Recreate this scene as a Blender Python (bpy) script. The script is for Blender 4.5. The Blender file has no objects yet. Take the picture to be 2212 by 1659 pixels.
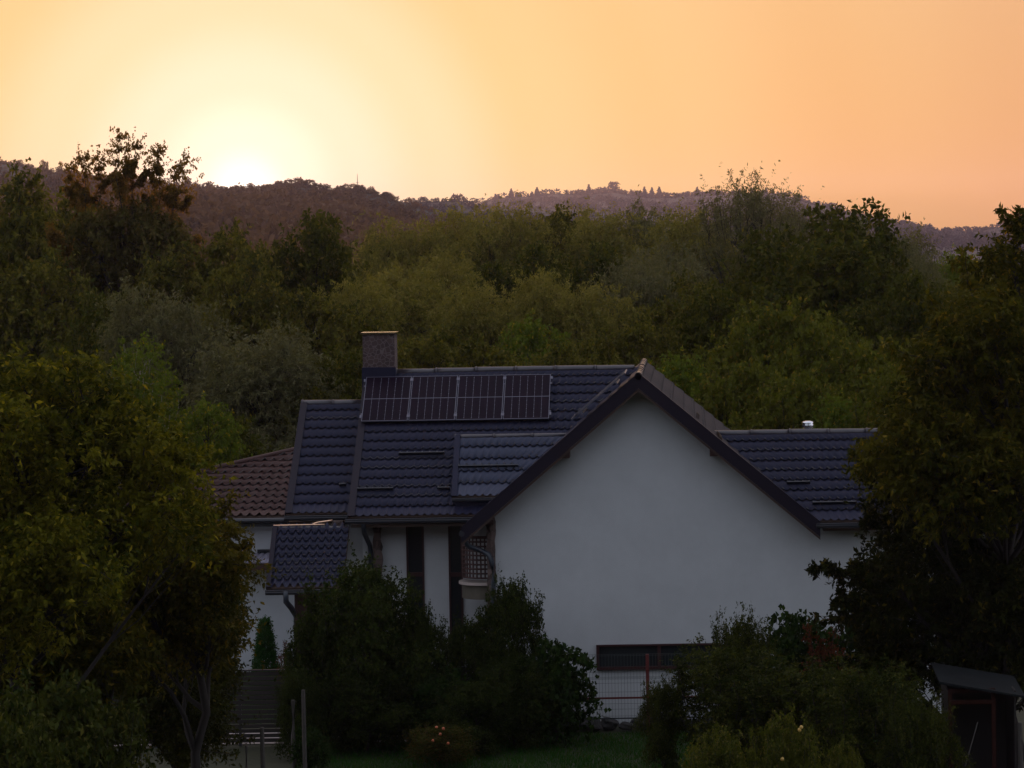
import bpy, bmesh, math, random
import numpy as np
from mathutils import Vector, Matrix
R = math.radians
scene = bpy.context.scene
COL = scene.collection

# ------------------------------------------------------------------ camera
F = 6160.0            # focal length in survey units (picture width = 2212)
VX, VY = 1480.0, 560.0
W, HH = 2212.0, 1659.0
ROLL = 0.016
CAMZ = 11.4
cd = bpy.data.cameras.new('camera'); cam = bpy.data.objects.new('camera', cd); COL.objects.link(cam)
cd.sensor_width = 36.0; cd.lens = F / W * 36.0
cd.shift_x = (W / 2 - VX) / W
cd.shift_y = (VY - HH / 2) / W
cd.clip_start = 0.5; cd.clip_end = 9000
cam.matrix_world = Matrix.Translation((0, 0, CAMZ)) @ Matrix.Rotation(R(90), 4, 'X') @ Matrix.Rotation(-ROLL, 4, 'Z')
scene.camera = cam
scene.view_settings.view_transform = 'Standard'
scene.view_settings.look = 'None'
scene.view_settings.exposure = 0.0
scene.view_settings.gamma = 1.0
scene.view_settings.use_curve_mapping = False
scene.cycles.volume_bounces = 1
scene.cycles.max_bounces = 8
scene.cycles.transmission_bounces = 4
scene.cycles.transparent_max_bounces = 6
scene.cycles.volume_max_steps = 64

_c, _s = math.cos(ROLL), math.sin(ROLL)
def ab(px, py):
    dx, dy = px - VX, VY - py
    return dx * _c + dy * _s, -dx * _s + dy * _c
def at(px, py, Y):
    a, b = ab(px, py)
    return Vector((a / F * Y, Y, CAMZ + b / F * Y))
def ray(px, py):
    a, b = ab(px, py)
    return Vector((a / F, 1.0, b / F))
def on_plane(px, py, p0, n):
    r = ray(px, py); o = Vector((0, 0, CAMZ))
    t = (Vector(p0) - o).dot(n) / r.dot(n)
    return o + r * t

# ------------------------------------------------------------------ sky and sun
_r = ray(540, 398)
SUN_AZ = math.atan2(_r.x, _r.y); SUN_EL = math.atan(_r.z)
SUN = Vector((math.sin(SUN_AZ) * math.cos(SUN_EL), math.cos(SUN_AZ) * math.cos(SUN_EL), math.sin(SUN_EL)))
world = bpy.data.worlds.new('World'); scene.world = world; world.use_nodes = True
nt = world.node_tree; nt.nodes.clear()
def wn(t, **k):
    n = nt.nodes.new(t)
    for a, v in k.items(): setattr(n, a, v)
    return n
def srgb(r, g, b):
    f = lambda v: (v / 255 / 12.92) if v <= 10 else ((v / 255 + .055) / 1.055) ** 2.4
    return (f(r), f(g), f(b), 1.0)
tc = wn('ShaderNodeTexCoord')
nrm = wn('ShaderNodeVectorMath', operation='NORMALIZE'); nt.links.new(tc.outputs['Generated'], nrm.inputs[0])
dot = wn('ShaderNodeVectorMath', operation='DOT_PRODUCT'); nt.links.new(nrm.outputs[0], dot.inputs[0])
dot.inputs[1].default_value = ray(528, 415).normalized()   # centre of the bright patch, just behind the ridge
ac = wn('ShaderNodeMath', operation='ARCCOSINE'); nt.links.new(dot.outputs['Value'], ac.inputs[0])
def wramp(src, maxdeg, stops):
    mr = wn('ShaderNodeMapRange'); mr.inputs['From Max'].default_value = R(maxdeg)
    nt.links.new(src, mr.inputs['Value'])
    cr = wn('ShaderNodeValToRGB'); el = cr.color_ramp.elements
    for i, (p, c) in enumerate(stops):
        e = el[i] if i < 2 else el.new(p / maxdeg)
        e.position = p / maxdeg; e.color = c
    cr.color_ramp.interpolation = 'EASE'
    nt.links.new(mr.outputs[0], cr.inputs[0]); return cr.outputs['Color']
K = 1.0
near0 = wramp(ac.outputs[0], 24, [(0, (1.4, 1.4, 1.3, 1)), (24, (.66, .31, .13, 1)), (1.1, (1.02, .97, .80, 1)), (2.2, (.92, .81, .62, 1)),
             (3.8, (.88, .69, .44, 1)), (5.8, (.84, .56, .27, 1)), (8.5, (.80, .48, .20, 1)), (12.5, (.74, .38, .14, 1)), (16, (.70, .33, .125, 1))])
sxyz = wn('ShaderNodeSeparateXYZ'); nt.links.new(nrm.outputs[0], sxyz.inputs[0])
me_ = wn('ShaderNodeMapRange'); me_.inputs['From Min'].default_value = .02; me_.inputs['From Max'].default_value = .10; nt.links.new(sxyz.outputs['Z'], me_.inputs['Value'])
ma_ = wn('ShaderNodeMapRange'); ma_.inputs['From Min'].default_value = R(6); ma_.inputs['From Max'].default_value = R(14); nt.links.new(ac.outputs[0], ma_.inputs['Value'])
mk_ = wn('ShaderNodeMath', operation='MULTIPLY'); nt.links.new(me_.outputs[0], mk_.inputs[0]); nt.links.new(ma_.outputs[0], mk_.inputs[1])
mt_ = wn('ShaderNodeMix', data_type='RGBA'); nt.links.new(mk_.outputs[0], mt_.inputs[0]); mt_.inputs[6].default_value = (1, 1, 1, 1); mt_.inputs[7].default_value = (1.08, 1.25, 1.6, 1)
mm_ = wn('ShaderNodeMix', data_type='RGBA', blend_type='MULTIPLY'); mm_.inputs[0].default_value = 1; nt.links.new(near0, mm_.inputs[6]); nt.links.new(mt_.outputs[2], mm_.inputs[7])
near = mm_.outputs[2]
far = wramp(ac.outputs[0], 180, [(0, (1, 1, 1, 1)), (180, (.45, .48, .58, 1)), (24, (.83, .75, .72, 1)), (50, (.67, .62, .66, 1)), (90, (.72, .74, .85, 1)), (125, (.56, .60, .71, 1))])
m1 = wn('ShaderNodeMapRange'); m1.inputs['From Min'].default_value = R(20); m1.inputs['From Max'].default_value = R(40)
nt.links.new(ac.outputs[0], m1.inputs['Value'])
mx = wn('ShaderNodeMix', data_type='RGBA'); nt.links.new(m1.outputs[0], mx.inputs[0]); nt.links.new(near, mx.inputs[6]); nt.links.new(far, mx.inputs[7])
bg1 = wn('ShaderNodeBackground'); nt.links.new(mx.outputs[2], bg1.inputs['Color']); bg1.inputs['Strength'].default_value = 1.0
sky = wn('ShaderNodeTexSky', sky_type='NISHITA'); sky.sun_disc = False
sky.sun_elevation = SUN_EL; sky.sun_rotation = SUN_AZ; sky.air_density = 1.0; sky.dust_density = 2.0
bg2 = wn('ShaderNodeBackground'); nt.links.new(sky.outputs[0], bg2.inputs['Color']); bg2.inputs['Strength'].default_value = 0.012
ad = wn('ShaderNodeAddShader'); nt.links.new(bg1.outputs[0], ad.inputs[0]); nt.links.new(bg2.outputs[0], ad.inputs[1])
wo = wn('ShaderNodeOutputWorld'); nt.links.new(ad.outputs[0], wo.inputs['Surface'])
ld = bpy.data.lights.new('sun', 'SUN'); ld.energy = 4.0; ld.angle = R(0.6); ld.color = (1.0, .58, .30)
lo = bpy.data.objects.new('sun', ld); COL.objects.link(lo)
lo.rotation_euler = SUN.to_track_quat('Z', 'Y').to_euler()

# ------------------------------------------------------------------ helpers
def wloc(o):
    v = Vector((0, 0, 0))
    while o: v += o.location; o = o.parent
    return v
def tag(o, label=None, cat=None, group=None, kind=None):
    if label: o['label'] = label
    if cat: o['category'] = cat
    if group: o['group'] = group
    if kind: o['kind'] = kind
    return o
def empty(name, loc, label, cat, group=None):
    o = bpy.data.objects.new(name, None); o.location = loc; COL.objects.link(o)
    o.empty_display_size = .3
    return tag(o, label, cat, group)
def link(name, me, parent=None, local=False):
    o = bpy.data.objects.new(name, me); COL.objects.link(o)
    if parent:
        o.parent = parent
    return o
class MB:
    """collects world-space geometry, links it as one mesh"""
    def __init__(s): s.v = []; s.f = []
    def add(s, vs, fs):
        n = len(s.v); s.v += [tuple(v) for v in vs]; s.f += [tuple(i + n for i in f) for f in fs]; return s
    def box(s, x0, x1, y0, y1, z0, z1):
        return s.add([(x0,y0,z0),(x1,y0,z0),(x1,y1,z0),(x0,y1,z0),(x0,y0,z1),(x1,y0,z1),(x1,y1,z1),(x0,y1,z1)],
                     [(0,3,2,1),(4,5,6,7),(0,1,5,4),(1,2,6,5),(2,3,7,6),(3,0,4,7)])
    def prism(s, pts, d):
        """polygon pts (world) extruded by vector d"""
        n = len(pts); a = [Vector(p) for p in pts]; d = Vector(d)
        fs = [tuple(range(n)), tuple(range(2*n-1, n-1, -1))]
        for i in range(n):
            j = (i+1) % n; fs.append((i, i+n, j+n, j))
        return s.add(a + [p + d for p in a], fs)
    def tube(s, pts, r, n=8, caps=True):
        pts = [Vector(p) for p in pts]
        rs = r if isinstance(r, (list, tuple)) else [r]*len(pts)
        base = len(s.v); up = Vector((0, 0, 1))
        for i, p in enumerate(pts):
            t = (pts[min(i+1, len(pts)-1)] - pts[max(i-1, 0)]).normalized()
            a = t.cross(up)
            if a.length < 1e-3: a = t.cross(Vector((0, 1, 0)))
            a.normalize(); b = t.cross(a).normalized()
            for k in range(n):
                w = 2*math.pi*k/n
                s.v.append(tuple(p + (a*math.cos(w) + b*math.sin(w))*rs[i]))
        for i in range(len(pts)-1):
            for k in range(n):
                k2 = (k+1) % n
                s.f.append((base+i*n+k, base+(i+1)*n+k, base+(i+1)*n+k2, base+i*n+k2))
        if caps:
            s.f.append(tuple(base+k for k in range(n))); s.f.append(tuple(base+(len(pts)-1)*n+n-1-k for k in range(n)))
        return s
    def build(s, name, mat, parent=None, smooth=False):
        o0 = wloc(parent) if parent else Vector((0, 0, 0))
        me = bpy.data.meshes.new(name)
        me.from_pydata([(v[0]-o0.x, v[1]-o0.y, v[2]-o0.z) for v in s.v], [], s.f)
        bm = bmesh.new(); bm.from_mesh(me); bmesh.ops.recalc_face_normals(bm, faces=bm.faces)
        bm.to_mesh(me); bm.free()
        me.materials.append(mat)
        if smooth: me.polygons.foreach_set('use_smooth', [True]*len(me.polygons))
        me.update()
        return link(name, me, parent)

def npmesh(name, V, Q, mat, smooth=False):
    """V (n,3) array, Q (m,k) quads or tris"""
    me = bpy.data.meshes.new(name); k = Q.shape[1]
    me.vertices.add(len(V)); me.vertices.foreach_set('co', V.astype(np.float32).ravel())
    me.loops.add(Q.size); me.loops.foreach_set('vertex_index', Q.astype(np.int32).ravel())
    me.polygons.add(len(Q)); me.polygons.foreach_set('loop_start', np.arange(0, Q.size, k, dtype=np.int32))
    if smooth: me.polygons.foreach_set('use_smooth', np.ones(len(Q), dtype=bool))
    if mat: me.materials.append(mat)
    me.update(calc_edges=True); return me

# ------------------------------------------------------------------ materials
def mat(name, col, rough=.7, metal=0., var=.0, vscale=3., bump=0., bscale=40., spec=.5, col2=None):
    m = bpy.data.materials.new(name); m.use_nodes = True; t = m.node_tree; p = t.nodes['Principled BSDF']
    p.inputs['Base Color'].default_value = (*col, 1); p.inputs['Roughness'].default_value = rough
    p.inputs['Metallic'].default_value = metal; p.inputs['Specular IOR Level'].default_value = spec
    tcn = t.nodes.new('ShaderNodeTexCoord')
    if var or col2:
        no = t.nodes.new('ShaderNodeTexNoise'); no.inputs['Scale'].default_value = vscale; no.inputs['Detail'].default_value = 10
        no.inputs['Roughness'].default_value = .74
        t.links.new(tcn.outputs['Object'], no.inputs['Vector'])
        cr = t.nodes.new('ShaderNodeValToRGB'); c2 = col2 or tuple(c*(1+var) for c in col)
        c1 = col if col2 else tuple(c*(1-var) for c in col)
        cr.color_ramp.elements[0].position = .32; cr.color_ramp.elements[1].position = .68
        cr.color_ramp.elements[0].color = (*c1, 1); cr.color_ramp.elements[1].color = (*c2, 1)
        t.links.new(no.outputs['Fac'], cr.inputs[0]); t.links.new(cr.outputs[0], p.inputs['Base Color'])
        mr = t.nodes.new('ShaderNodeMapRange'); mr.inputs['To Min'].default_value = max(0, rough-.08); mr.inputs['To Max'].default_value = min(1, rough+.1)
        t.links.new(no.outputs['Fac'], mr.inputs['Value']); t.links.new(mr.outputs[0], p.inputs['Roughness'])
    if bump:
        nb = t.nodes.new('ShaderNodeTexNoise'); nb.inputs['Scale'].default_value = bscale; nb.inputs['Detail'].default_value = 4
        t.links.new(tcn.outputs['Object'], nb.inputs['Vector'])
        b = t.nodes.new('ShaderNodeBump'); b.inputs['Strength'].default_value = bump; b.inputs['Distance'].default_value = .02
        t.links.new(nb.outputs['Fac'], b.inputs['Height']); t.links.new(b.outputs[0], p.inputs['Normal'])
    return m
def mat_stone(name, stone, stone2, mortar, scale=6., mw=.05):
    m = bpy.data.materials.new(name); m.use_nodes = True; t = m.node_tree; p = t.nodes['Principled BSDF']
    p.inputs['Roughness'].default_value = .85
    tcn = t.nodes.new('ShaderNodeTexCoord')
    v1 = t.nodes.new('ShaderNodeTexVoronoi'); v1.feature = 'DISTANCE_TO_EDGE'; v1.inputs['Scale'].default_value = scale
    v2 = t.nodes.new('ShaderNodeTexVoronoi'); v2.inputs['Scale'].default_value = scale
    t.links.new(tcn.outputs['Object'], v1.inputs['Vector']); t.links.new(tcn.outputs['Object'], v2.inputs['Vector'])
    sep = t.nodes.new('ShaderNodeSeparateColor'); t.links.new(v2.outputs['Color'], sep.inputs[0])
    a = t.nodes.new('ShaderNodeMix'); a.data_type = 'RGBA'; t.links.new(sep.outputs[0], a.inputs[0])
    a.inputs[6].default_value = (*stone, 1); a.inputs[7].default_value = (*stone2, 1)
    mr = t.nodes.new('ShaderNodeMapRange'); mr.inputs['From Min'].default_value = mw*.5; mr.inputs['From Max'].default_value = mw
    t.links.new(v1.outputs['Distance'], mr.inputs['Value'])
    b = t.nodes.new('ShaderNodeMix'); b.data_type = 'RGBA'; t.links.new(mr.outputs[0], b.inputs[0])
    b.inputs[6].default_value = (*mortar, 1); t.links.new(a.outputs[2], b.inputs[7]); t.links.new(b.outputs[2], p.inputs['Base Color'])
    bp = t.nodes.new('ShaderNodeBump'); bp.inputs['Strength'].default_value = .6; bp.inputs['Distance'].default_value = .03
    t.links.new(mr.outputs[0], bp.inputs['Height']); t.links.new(bp.outputs[0], p.inputs['Normal'])
    return m
def mat_leaf(name, c1, c2, c3, trans=.3, amt3=.12, nscale=.6, tcol=None):
    """per-leaf natural hue variation, plus slow variation through the plant"""
    m = bpy.data.materials.new(name); m.use_nodes = True; t = m.node_tree; p = t.nodes['Principled BSDF']
    out = t.nodes['Material Output']
    p.inputs['Roughness'].default_value = .55; p.inputs['Specular IOR Level'].default_value = .04
    g = t.nodes.new('ShaderNodeNewGeometry'); tcn = t.nodes.new('ShaderNodeTexCoord')
    no = t.nodes.new('ShaderNodeTexNoise'); no.inputs['Scale'].default_value = nscale; no.inputs['Detail'].default_value = 3
    t.links.new(tcn.outputs['Object'], no.inputs['Vector'])
    ma = t.nodes.new('ShaderNodeMath'); ma.operation = 'MULTIPLY_ADD'; t.links.new(g.outputs['Random Per Island'], ma.inputs[0])
    ma.inputs[1].default_value = .45; ma.inputs[2].default_value = -.22
    mb = t.nodes.new('ShaderNodeMath'); mb.operation = 'ADD'; t.links.new(no.outputs['Fac'], mb.inputs[0]); t.links.new(ma.outputs[0], mb.inputs[1])
    cr = t.nodes.new('ShaderNodeValToRGB'); cr.color_ramp.elements[0].position = .3; cr.color_ramp.elements[1].position = .7
    cr.color_ramp.elements[0].color = (*c1, 1); cr.color_ramp.elements[1].color = (*c2, 1)
    t.links.new(mb.outputs[0], cr.inputs[0])
    mr = t.nodes.new('ShaderNodeMath'); mr.operation = 'LESS_THAN'; mr.inputs[1].default_value = amt3
    t.links.new(g.outputs['Random Per Island'], mr.inputs[0])
    mc = t.nodes.new('ShaderNodeMix'); mc.data_type = 'RGBA'; t.links.new(mr.outputs[0], mc.inputs[0]); t.links.new(cr.outputs[0], mc.inputs[6])
    mc.inputs[7].default_value = (*c3, 1); t.links.new(mc.outputs[2], p.inputs['Base Color'])
    tr = t.nodes.new('ShaderNodeBsdfTranslucent')
    hs = t.nodes.new('ShaderNodeMix'); hs.data_type = 'RGBA'; hs.blend_type = 'MULTIPLY'; hs.inputs[0].default_value = 1
    t.links.new(mc.outputs[2], hs.inputs[6]); hs.inputs[7].default_value = (*(tcol or (1.8, 1.7, .7)), 1)
    t.links.new(hs.outputs[2], tr.inputs['Color'])
    ms = t.nodes.new('ShaderNodeMixShader'); ms.inputs[0].default_value = trans
    t.links.new(p.outputs[0], ms.inputs[1]); t.links.new(tr.outputs[0], ms.inputs[2]); t.links.new(ms.outputs[0], out.inputs['Surface'])
    return m

M = dict(
    stucco=mat('white_stucco', (.50,.515,.53), .9, var=.06, vscale=1.1, bump=.35, bscale=60),
    stucco2=mat('old_stucco', (.47,.49,.52), .9, var=.06, vscale=.8, bump=.3, bscale=50),
    tile=mat('slate_blue_metal_tile', (.016,.017,.039), .45, var=.16, vscale=1.6, spec=.16),
    tile_d=mat('dull_metal_tile', (.022,.018,.023), .65, var=.15, vscale=1.6, spec=.15),
    tile_lit=mat('sky_lit_metal_tile', (.030,.037,.075), .4, var=.12, vscale=1.6, spec=.35),  # same roof tile, lightened in colour for sky light on the steep dormer
    tile_b=mat('brown_metal_tile', (.050,.022,.020), .5, var=.2, vscale=2.0, spec=.2),
    trim=mat('dark_trim', (.014,.011,.020), .5, var=.1, spec=.16),
    cap=mat('ridge_metal', (.045,.040,.050), .3, spec=.6),
    under=mat('tile_lip_shade', (.009,.009,.013), .7),  # near-black colour standing for the shade below the tile lips
    wood=mat('dark_red_wood', (.045,.016,.012), .6, var=.35, vscale=4),
    soffit=mat('brown_soffit', (.06,.035,.025), .7, var=.2),
    gutter=mat('dark_gutter', (.022,.024,.032), .35, spec=.5),
    pipe=mat('blue_black_pipe', (.028,.036,.05), .35, spec=.5),
    redframe=mat('red_brown_frame', (.035,.008,.008), .5, spec=.4),
    redpaint=mat('red_steel', (.11,.014,.012), .5, var=.2, vscale=6),
    glass=mat('dark_glass', (.018,.022,.026), .12, spec=.5),
    white=mat('white_plastic', (.62,.64,.66), .5),
    alu=mat('aluminium', (.13,.13,.17), .4, metal=.6),
    cell=mat('solar_cell', (.007,.002,.009), .3, var=.3, vscale=1.2, spec=.06),
    line=mat('cell_line', (.13,.135,.18), .5),
    chrome=mat('chrome', (.75,.76,.8), .12, metal=1),
    flash=mat('polished_flashing', (.60,.50,.46), .16, metal=1),
    glint=mat('sunset_glint_edge', (.95,.62,.42), .28, metal=1),  # orange metal colour stands for the sunset glint on the flashing
    stone=mat_stone('chimney_stone', (.045,.026,.028), (.08,.048,.046), (.13,.10,.10), 8.5, .07),
    stone2=mat_stone('pillar_stone', (.07,.045,.040), (.13,.09,.08), (.06,.045,.04), 5, .05),
    bark=mat('bark', (.016,.012,.009), .9, var=.35, vscale=5, bump=.5, bscale=25),
    birch=mat('pale_bark', (.32,.29,.24), .8, var=.4, vscale=7),
    post=mat('weathered_post', (.06,.052,.045), .85, var=.3, vscale=8),
    slat=mat('dark_slat', (.020,.015,.013), .6, var=.3, vscale=5),
    conc=mat('concrete', (.20,.20,.20), .9, var=.15), pale=mat('pale_concrete', (.36,.31,.30), .9, var=.1), dconc=mat('brownish_concrete', (.09,.08,.06), .9, var=.3),  # dconc is a darker, brownish concrete
    wire=mat('green_wire', (.05,.065,.065), .5),
    ground=mat('soil_and_grass', (.014,.017,.005), .95, var=.3, vscale=.5, bump=.6, bscale=8, col2=(.030,.030,.010)),
    hill=mat('wooded_hillside', (.025,.018,.009), .95, var=.3, vscale=.02, col2=(.035,.026,.013)),
    tin=mat('old_tin', (.010,.012,.013), .8, var=.4, vscale=3, spec=.1), shedwood=mat('old_shed_wood', (.030,.010,.007), .8, var=.35, vscale=4, spec=.1),
    rock=mat('dark_rock', (.035,.033,.032), .9, var=.4, vscale=3, bump=.7, bscale=9),
    pink=mat('pink_render', (.42,.13,.14), .85, var=.08), greyroof=mat('pale_grey_roof', (.28,.26,.33), .7, var=.1),
    flower=mat('orange_petal', (.45,.12,.05), .7), redfl=mat('red_petal', (.30,.02,.02), .7), apple=mat('yellow_fruit', (.45,.28,.06), .5),
    rust=mat_leaf('rusty_leaf', (.07,.020,.010), (.10,.032,.014), (.05,.02,.012), .2),
    pot=mat('pale_rim', (.40,.33,.30), .7),
)
L = dict(
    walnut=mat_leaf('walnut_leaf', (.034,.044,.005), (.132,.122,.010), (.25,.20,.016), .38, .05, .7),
    walnutm=mat_leaf('olive_shade_walnut_leaf', (.022,.028,.003), (.082,.074,.007), (.17,.12,.012), .32, .06, .45),  # darker walnut copy; on the lower left boughs its colour carries shade
    walnut2=mat_leaf('shaded_walnut_leaf', (.007,.010,.002), (.026,.028,.003), (.09,.07,.009), .2, .05, .5),  # walnut copy with the deep shade of the lower boughs in its colour
    dplum=mat_leaf('dark_plum_leaf', (.014,.018,.004), (.040,.042,.007), (.09,.07,.012), .28, .05, .9),
    plum=mat_leaf('plum_leaf', (.026,.032,.005), (.085,.070,.009), (.15,.10,.013), .32, .07, .9),
    broad=mat_leaf('broad_leaf', (.040,.046,.009), (.115,.105,.017), (.16,.13,.025), .32, .08, .35),
    dark=mat_leaf('dark_leaf', (.026,.034,.005), (.074,.076,.010), (.13,.105,.016), .3, .05, .35),
    willow=mat_leaf('willow_leaf', (.085,.086,.020), (.190,.168,.040), (.24,.20,.06), .34, .1, .3),
    grey=mat_leaf('grey_willow_leaf', (.072,.074,.036), (.130,.122,.060), (.16,.15,.08), .28, .1, .3),
    poplar=mat_leaf('poplar_leaf', (.046,.048,.012), (.080,.072,.018), (.11,.09,.03), .3, .1, .4, (1.8,1.4,.6)),
    glow=mat_leaf('backlit_poplar_leaf', (.055,.050,.012), (.09,.072,.018), (.13,.10,.03), .36, .1, .4, (4.4,2.7,.9)),  # same poplar leaf, sunset glow put into its translucent colour
    maple=mat_leaf('maple_leaf', (.055,.066,.009), (.10,.105,.013), (.17,.13,.02), .32, .08, .45),
    fresh=mat_leaf('fresh_leaf', (0.072, 0.100, 0.013), (0.116, 0.144, 0.018), (0.232, 0.183, 0.015), .35, .05, .5),
    bush=mat_leaf('bush_leaf', (.010,.019,.004), (.034,.047,.009), (.06,.068,.014), .26, .08, 1.4),
    apple=mat_leaf('apple_leaf', (.013,.022,.004), (.050,.058,.010), (.09,.085,.018), .26, .08, 1.4),
    lit=mat_leaf('pale_apple_leaf', (.034,.045,.007), (.088,.095,.014), (.13,.11,.03), .3, .08, 1.0),
    vine=mat_leaf('vine_leaf', (.010,.022,.006), (.024,.045,.010), (.05,.08,.02), .3, .07, 1.2),
    thuja=mat_leaf('thuja_leaf', (.020,.065,.014), (.030,.085,.018), (.03,.08,.02), .2, .05, 1.5),
    rose=mat_leaf('rose_leaf', (.024,.030,.006), (.055,.055,.010), (.10,.05,.018), .28, .12, 1.2),
    far1=mat_leaf('hill_leaf', (.070,.036,.013), (.115,.060,.024), (.13,.07,.03), .3, .1, .006),
    far3=mat_leaf('far_hill_leaf', (.018,.013,.012), (.022,.017,.016), (.03,.02,.02), .2, .1, .006),
    grass=mat_leaf('grass_blade', (.012,.055,.007), (.026,.085,.011), (.06,.07,.01), .3, .1, .6),
)
# ------------------------------------------------------------------ terrain
def gz(x, y):
    z = 0.25*math.sin(x*.11+1)*math.sin(y*.07)*min(1, max(0, (abs(y-72)-14)/20))
    if y < 50: z += 9.0*(1-max(y, -10)/50)**1.6
    if y < -12: z += 75*(min(1, (-12-y)/230)**1.1)  # added slope behind the camera, out of view, blocks low sky light
    return z
xs = np.concatenate([np.linspace(-3000, -120, 14), np.linspace(-100, 100, 61), np.linspace(120, 3000, 14)])
ys = np.concatenate([np.linspace(-400, -5, 30), np.linspace(0, 180, 91), np.linspace(200, 4200, 30)])
V = np.array([(x, y, gz(x, y)) for y in ys for x in xs]); nx = len(xs)
i, j = np.meshgrid(np.arange(nx-1), np.arange(len(ys)-1)); b0 = (j*nx+i).ravel()
Q = np.stack([b0, b0+1, b0+nx+1, b0+nx], 1)
g = link('ground', npmesh('ground', V, Q, M['ground'], True)); tag(g, 'dark soil and rough grass between house and trees', 'ground', kind='structure')

H1 = [(-900,300),(-300,330),(0,350),(60,358),(100,372),(200,378),(300,388),(400,400),(470,412),(530,415),(575,410),(620,402),(660,400),(700,412),(750,415),(790,414),(830,424),(880,440),(930,458),(980,485),(1050,520),(1150,556),(1500,600)]
H2 = [(500,470),(700,452),(860,440),(940,436),(990,432),(1015,444),(1032,456),(1100,450),(1250,452),(1500,500),(1700,560)]
H3 = [(700,450),(900,447),(1040,446),(1060,430),(1100,426),(1150,424),(1200,418),(1260,420),(1325,414),(1400,426),(1450,426),(1500,422),(1560,420),(1650,416),(1700,424),(1750,440),(1800,452),(1850,464),(1900,474),(1950,486),(2000,496),(2050,500),(2100,502),(2150,492),(2212,478),(2500,440),(3200,400)]
def hill(name, pts, Yf, Yr, label, seed):
    rng = np.random.default_rng(seed)
    ux = np.arange(pts[0][0], pts[-1][0]+1, 12.0)
    uy = np.interp(ux, [p[0] for p in pts], [p[1] for p in pts])
    rid = [at(a, b, Yr) for a, b in zip(ux, uy)]
    nt_ = 26; V = []
    ph = rng.random(6)*6
    for k in range(nt_+6):
        t = k/(nt_-1)
        for p in rid:
            if t <= 1:
                y = Yf+(Yr-Yf)*t; h = p.z*t**1.12
                h += (p.z*.10*math.sin(p.x*.011+ph[0]+t*3)*math.sin(t*9+ph[1]+p.x*.004))*t*(1-t)*4
            else:
                y = Yr+(Yr-Yf)*(t-1); h = p.z*max(0, 1-(t-1)*3)-.5
            V.append((p.x, y, h))
    n = len(rid); i, j = np.meshgrid(np.arange(n-1), np.arange(nt_+5)); b0 = (j*n+i).ravel()
    V = np.array(V)
    o = link(name, npmesh(name, V, np.stack([b0, b0+1, b0+n+1, b0+n], 1), M['hill'], True))
    tag(o, label, 'hill', kind='structure')
    return V[:nt_*n].reshape(nt_, n, 3), rid
hs1, rid1 = hill('near_hill', H1, 620, 1500, 'near wooded hill under the bright patch of sunset sky', 1)
hs2, rid2 = hill('middle_hill', H2, 1500, 2200, 'low wooded saddle between the two big hills', 2)
hs3, rid3 = hill('far_hill', H3, 2100, 3200, 'long hazy mauve hill on the right horizon', 3)

def canopy(name, surf, n, size, nq, label, mt, seed, xlim=None, pw=1.0, thin=1.0):
    """a far-off wood: thousands of little crowns in one mesh"""
    rng = np.random.default_rng(seed); nt_, nn, _ = surf.shape
    t = rng.random(n)**pw*(nt_-1.001); x = rng.random(n)*(nn-1.001)
    if xlim: x = (xlim[0]+(xlim[1]-xlim[0])*rng.random(n))*(nn-1.001)
    i = t.astype(int); j = x.astype(int); a = (t-i)[:, None]; b = (x-j)[:, None]
    c = surf[i, j]*(1-a)*(1-b)+surf[i+1, j]*a*(1-b)+surf[i, j+1]*(1-a)*b+surf[i+1, j+1]*a*b
    s = size*(.55+.9*rng.random(n)**1.5)*(1-.75*np.clip((t/(nt_-1)-.55)/.40, 0, 1)*thin)
    d = rng.normal(size=(n, nq, 3)); d[:, :, 2] = np.abs(d[:, :, 2]); d /= np.linalg.norm(d, axis=2, keepdims=True)
    r = .7+.3*rng.random((n, nq, 1))
    P = c[:, None, :]+d*r*s[:, None, None]*np.array([.55, .55, .8]); P[:, :, 2] += s[:, None]*.1
    P = P.reshape(-1, 3); ss = np.repeat(s, nq)*(.045+.055*rng.random(n*nq))
    u = rng.normal(size=P.shape); u /= np.linalg.norm(u, axis=1, keepdims=True)
    w = np.cross(u, rng.normal(size=P.shape)); w /= np.linalg.norm(w, axis=1, keepdims=True)
    u *= ss[:, None]; w *= ss[:, None]
    V = np.stack([P-u-w*.4, P+w, P+u+w*.3, P-w*.9], 1).reshape(-1, 3)
    Q = np.arange(len(V)).reshape(-1, 4)
    o = link(name, npmesh(name, V, Q, mt)); tag(o, label, 'forest', kind='stuff')
canopy('near_forest', hs1, 7600, 12.5, 120, 'brown-green wood covering the near hill', L['far1'], 11, (.12, .86), .8)
canopy('middle_forest', hs2, 1400, 10, 80, 'hazy wood on the low saddle between the hills', L['far3'], 12, (.1, .9), .6)
canopy('far_forest', hs3, 6500, 11, 60, 'mauve wood covering the long far hill', L['far3'], 13, (.1, .95), .55)

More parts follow.
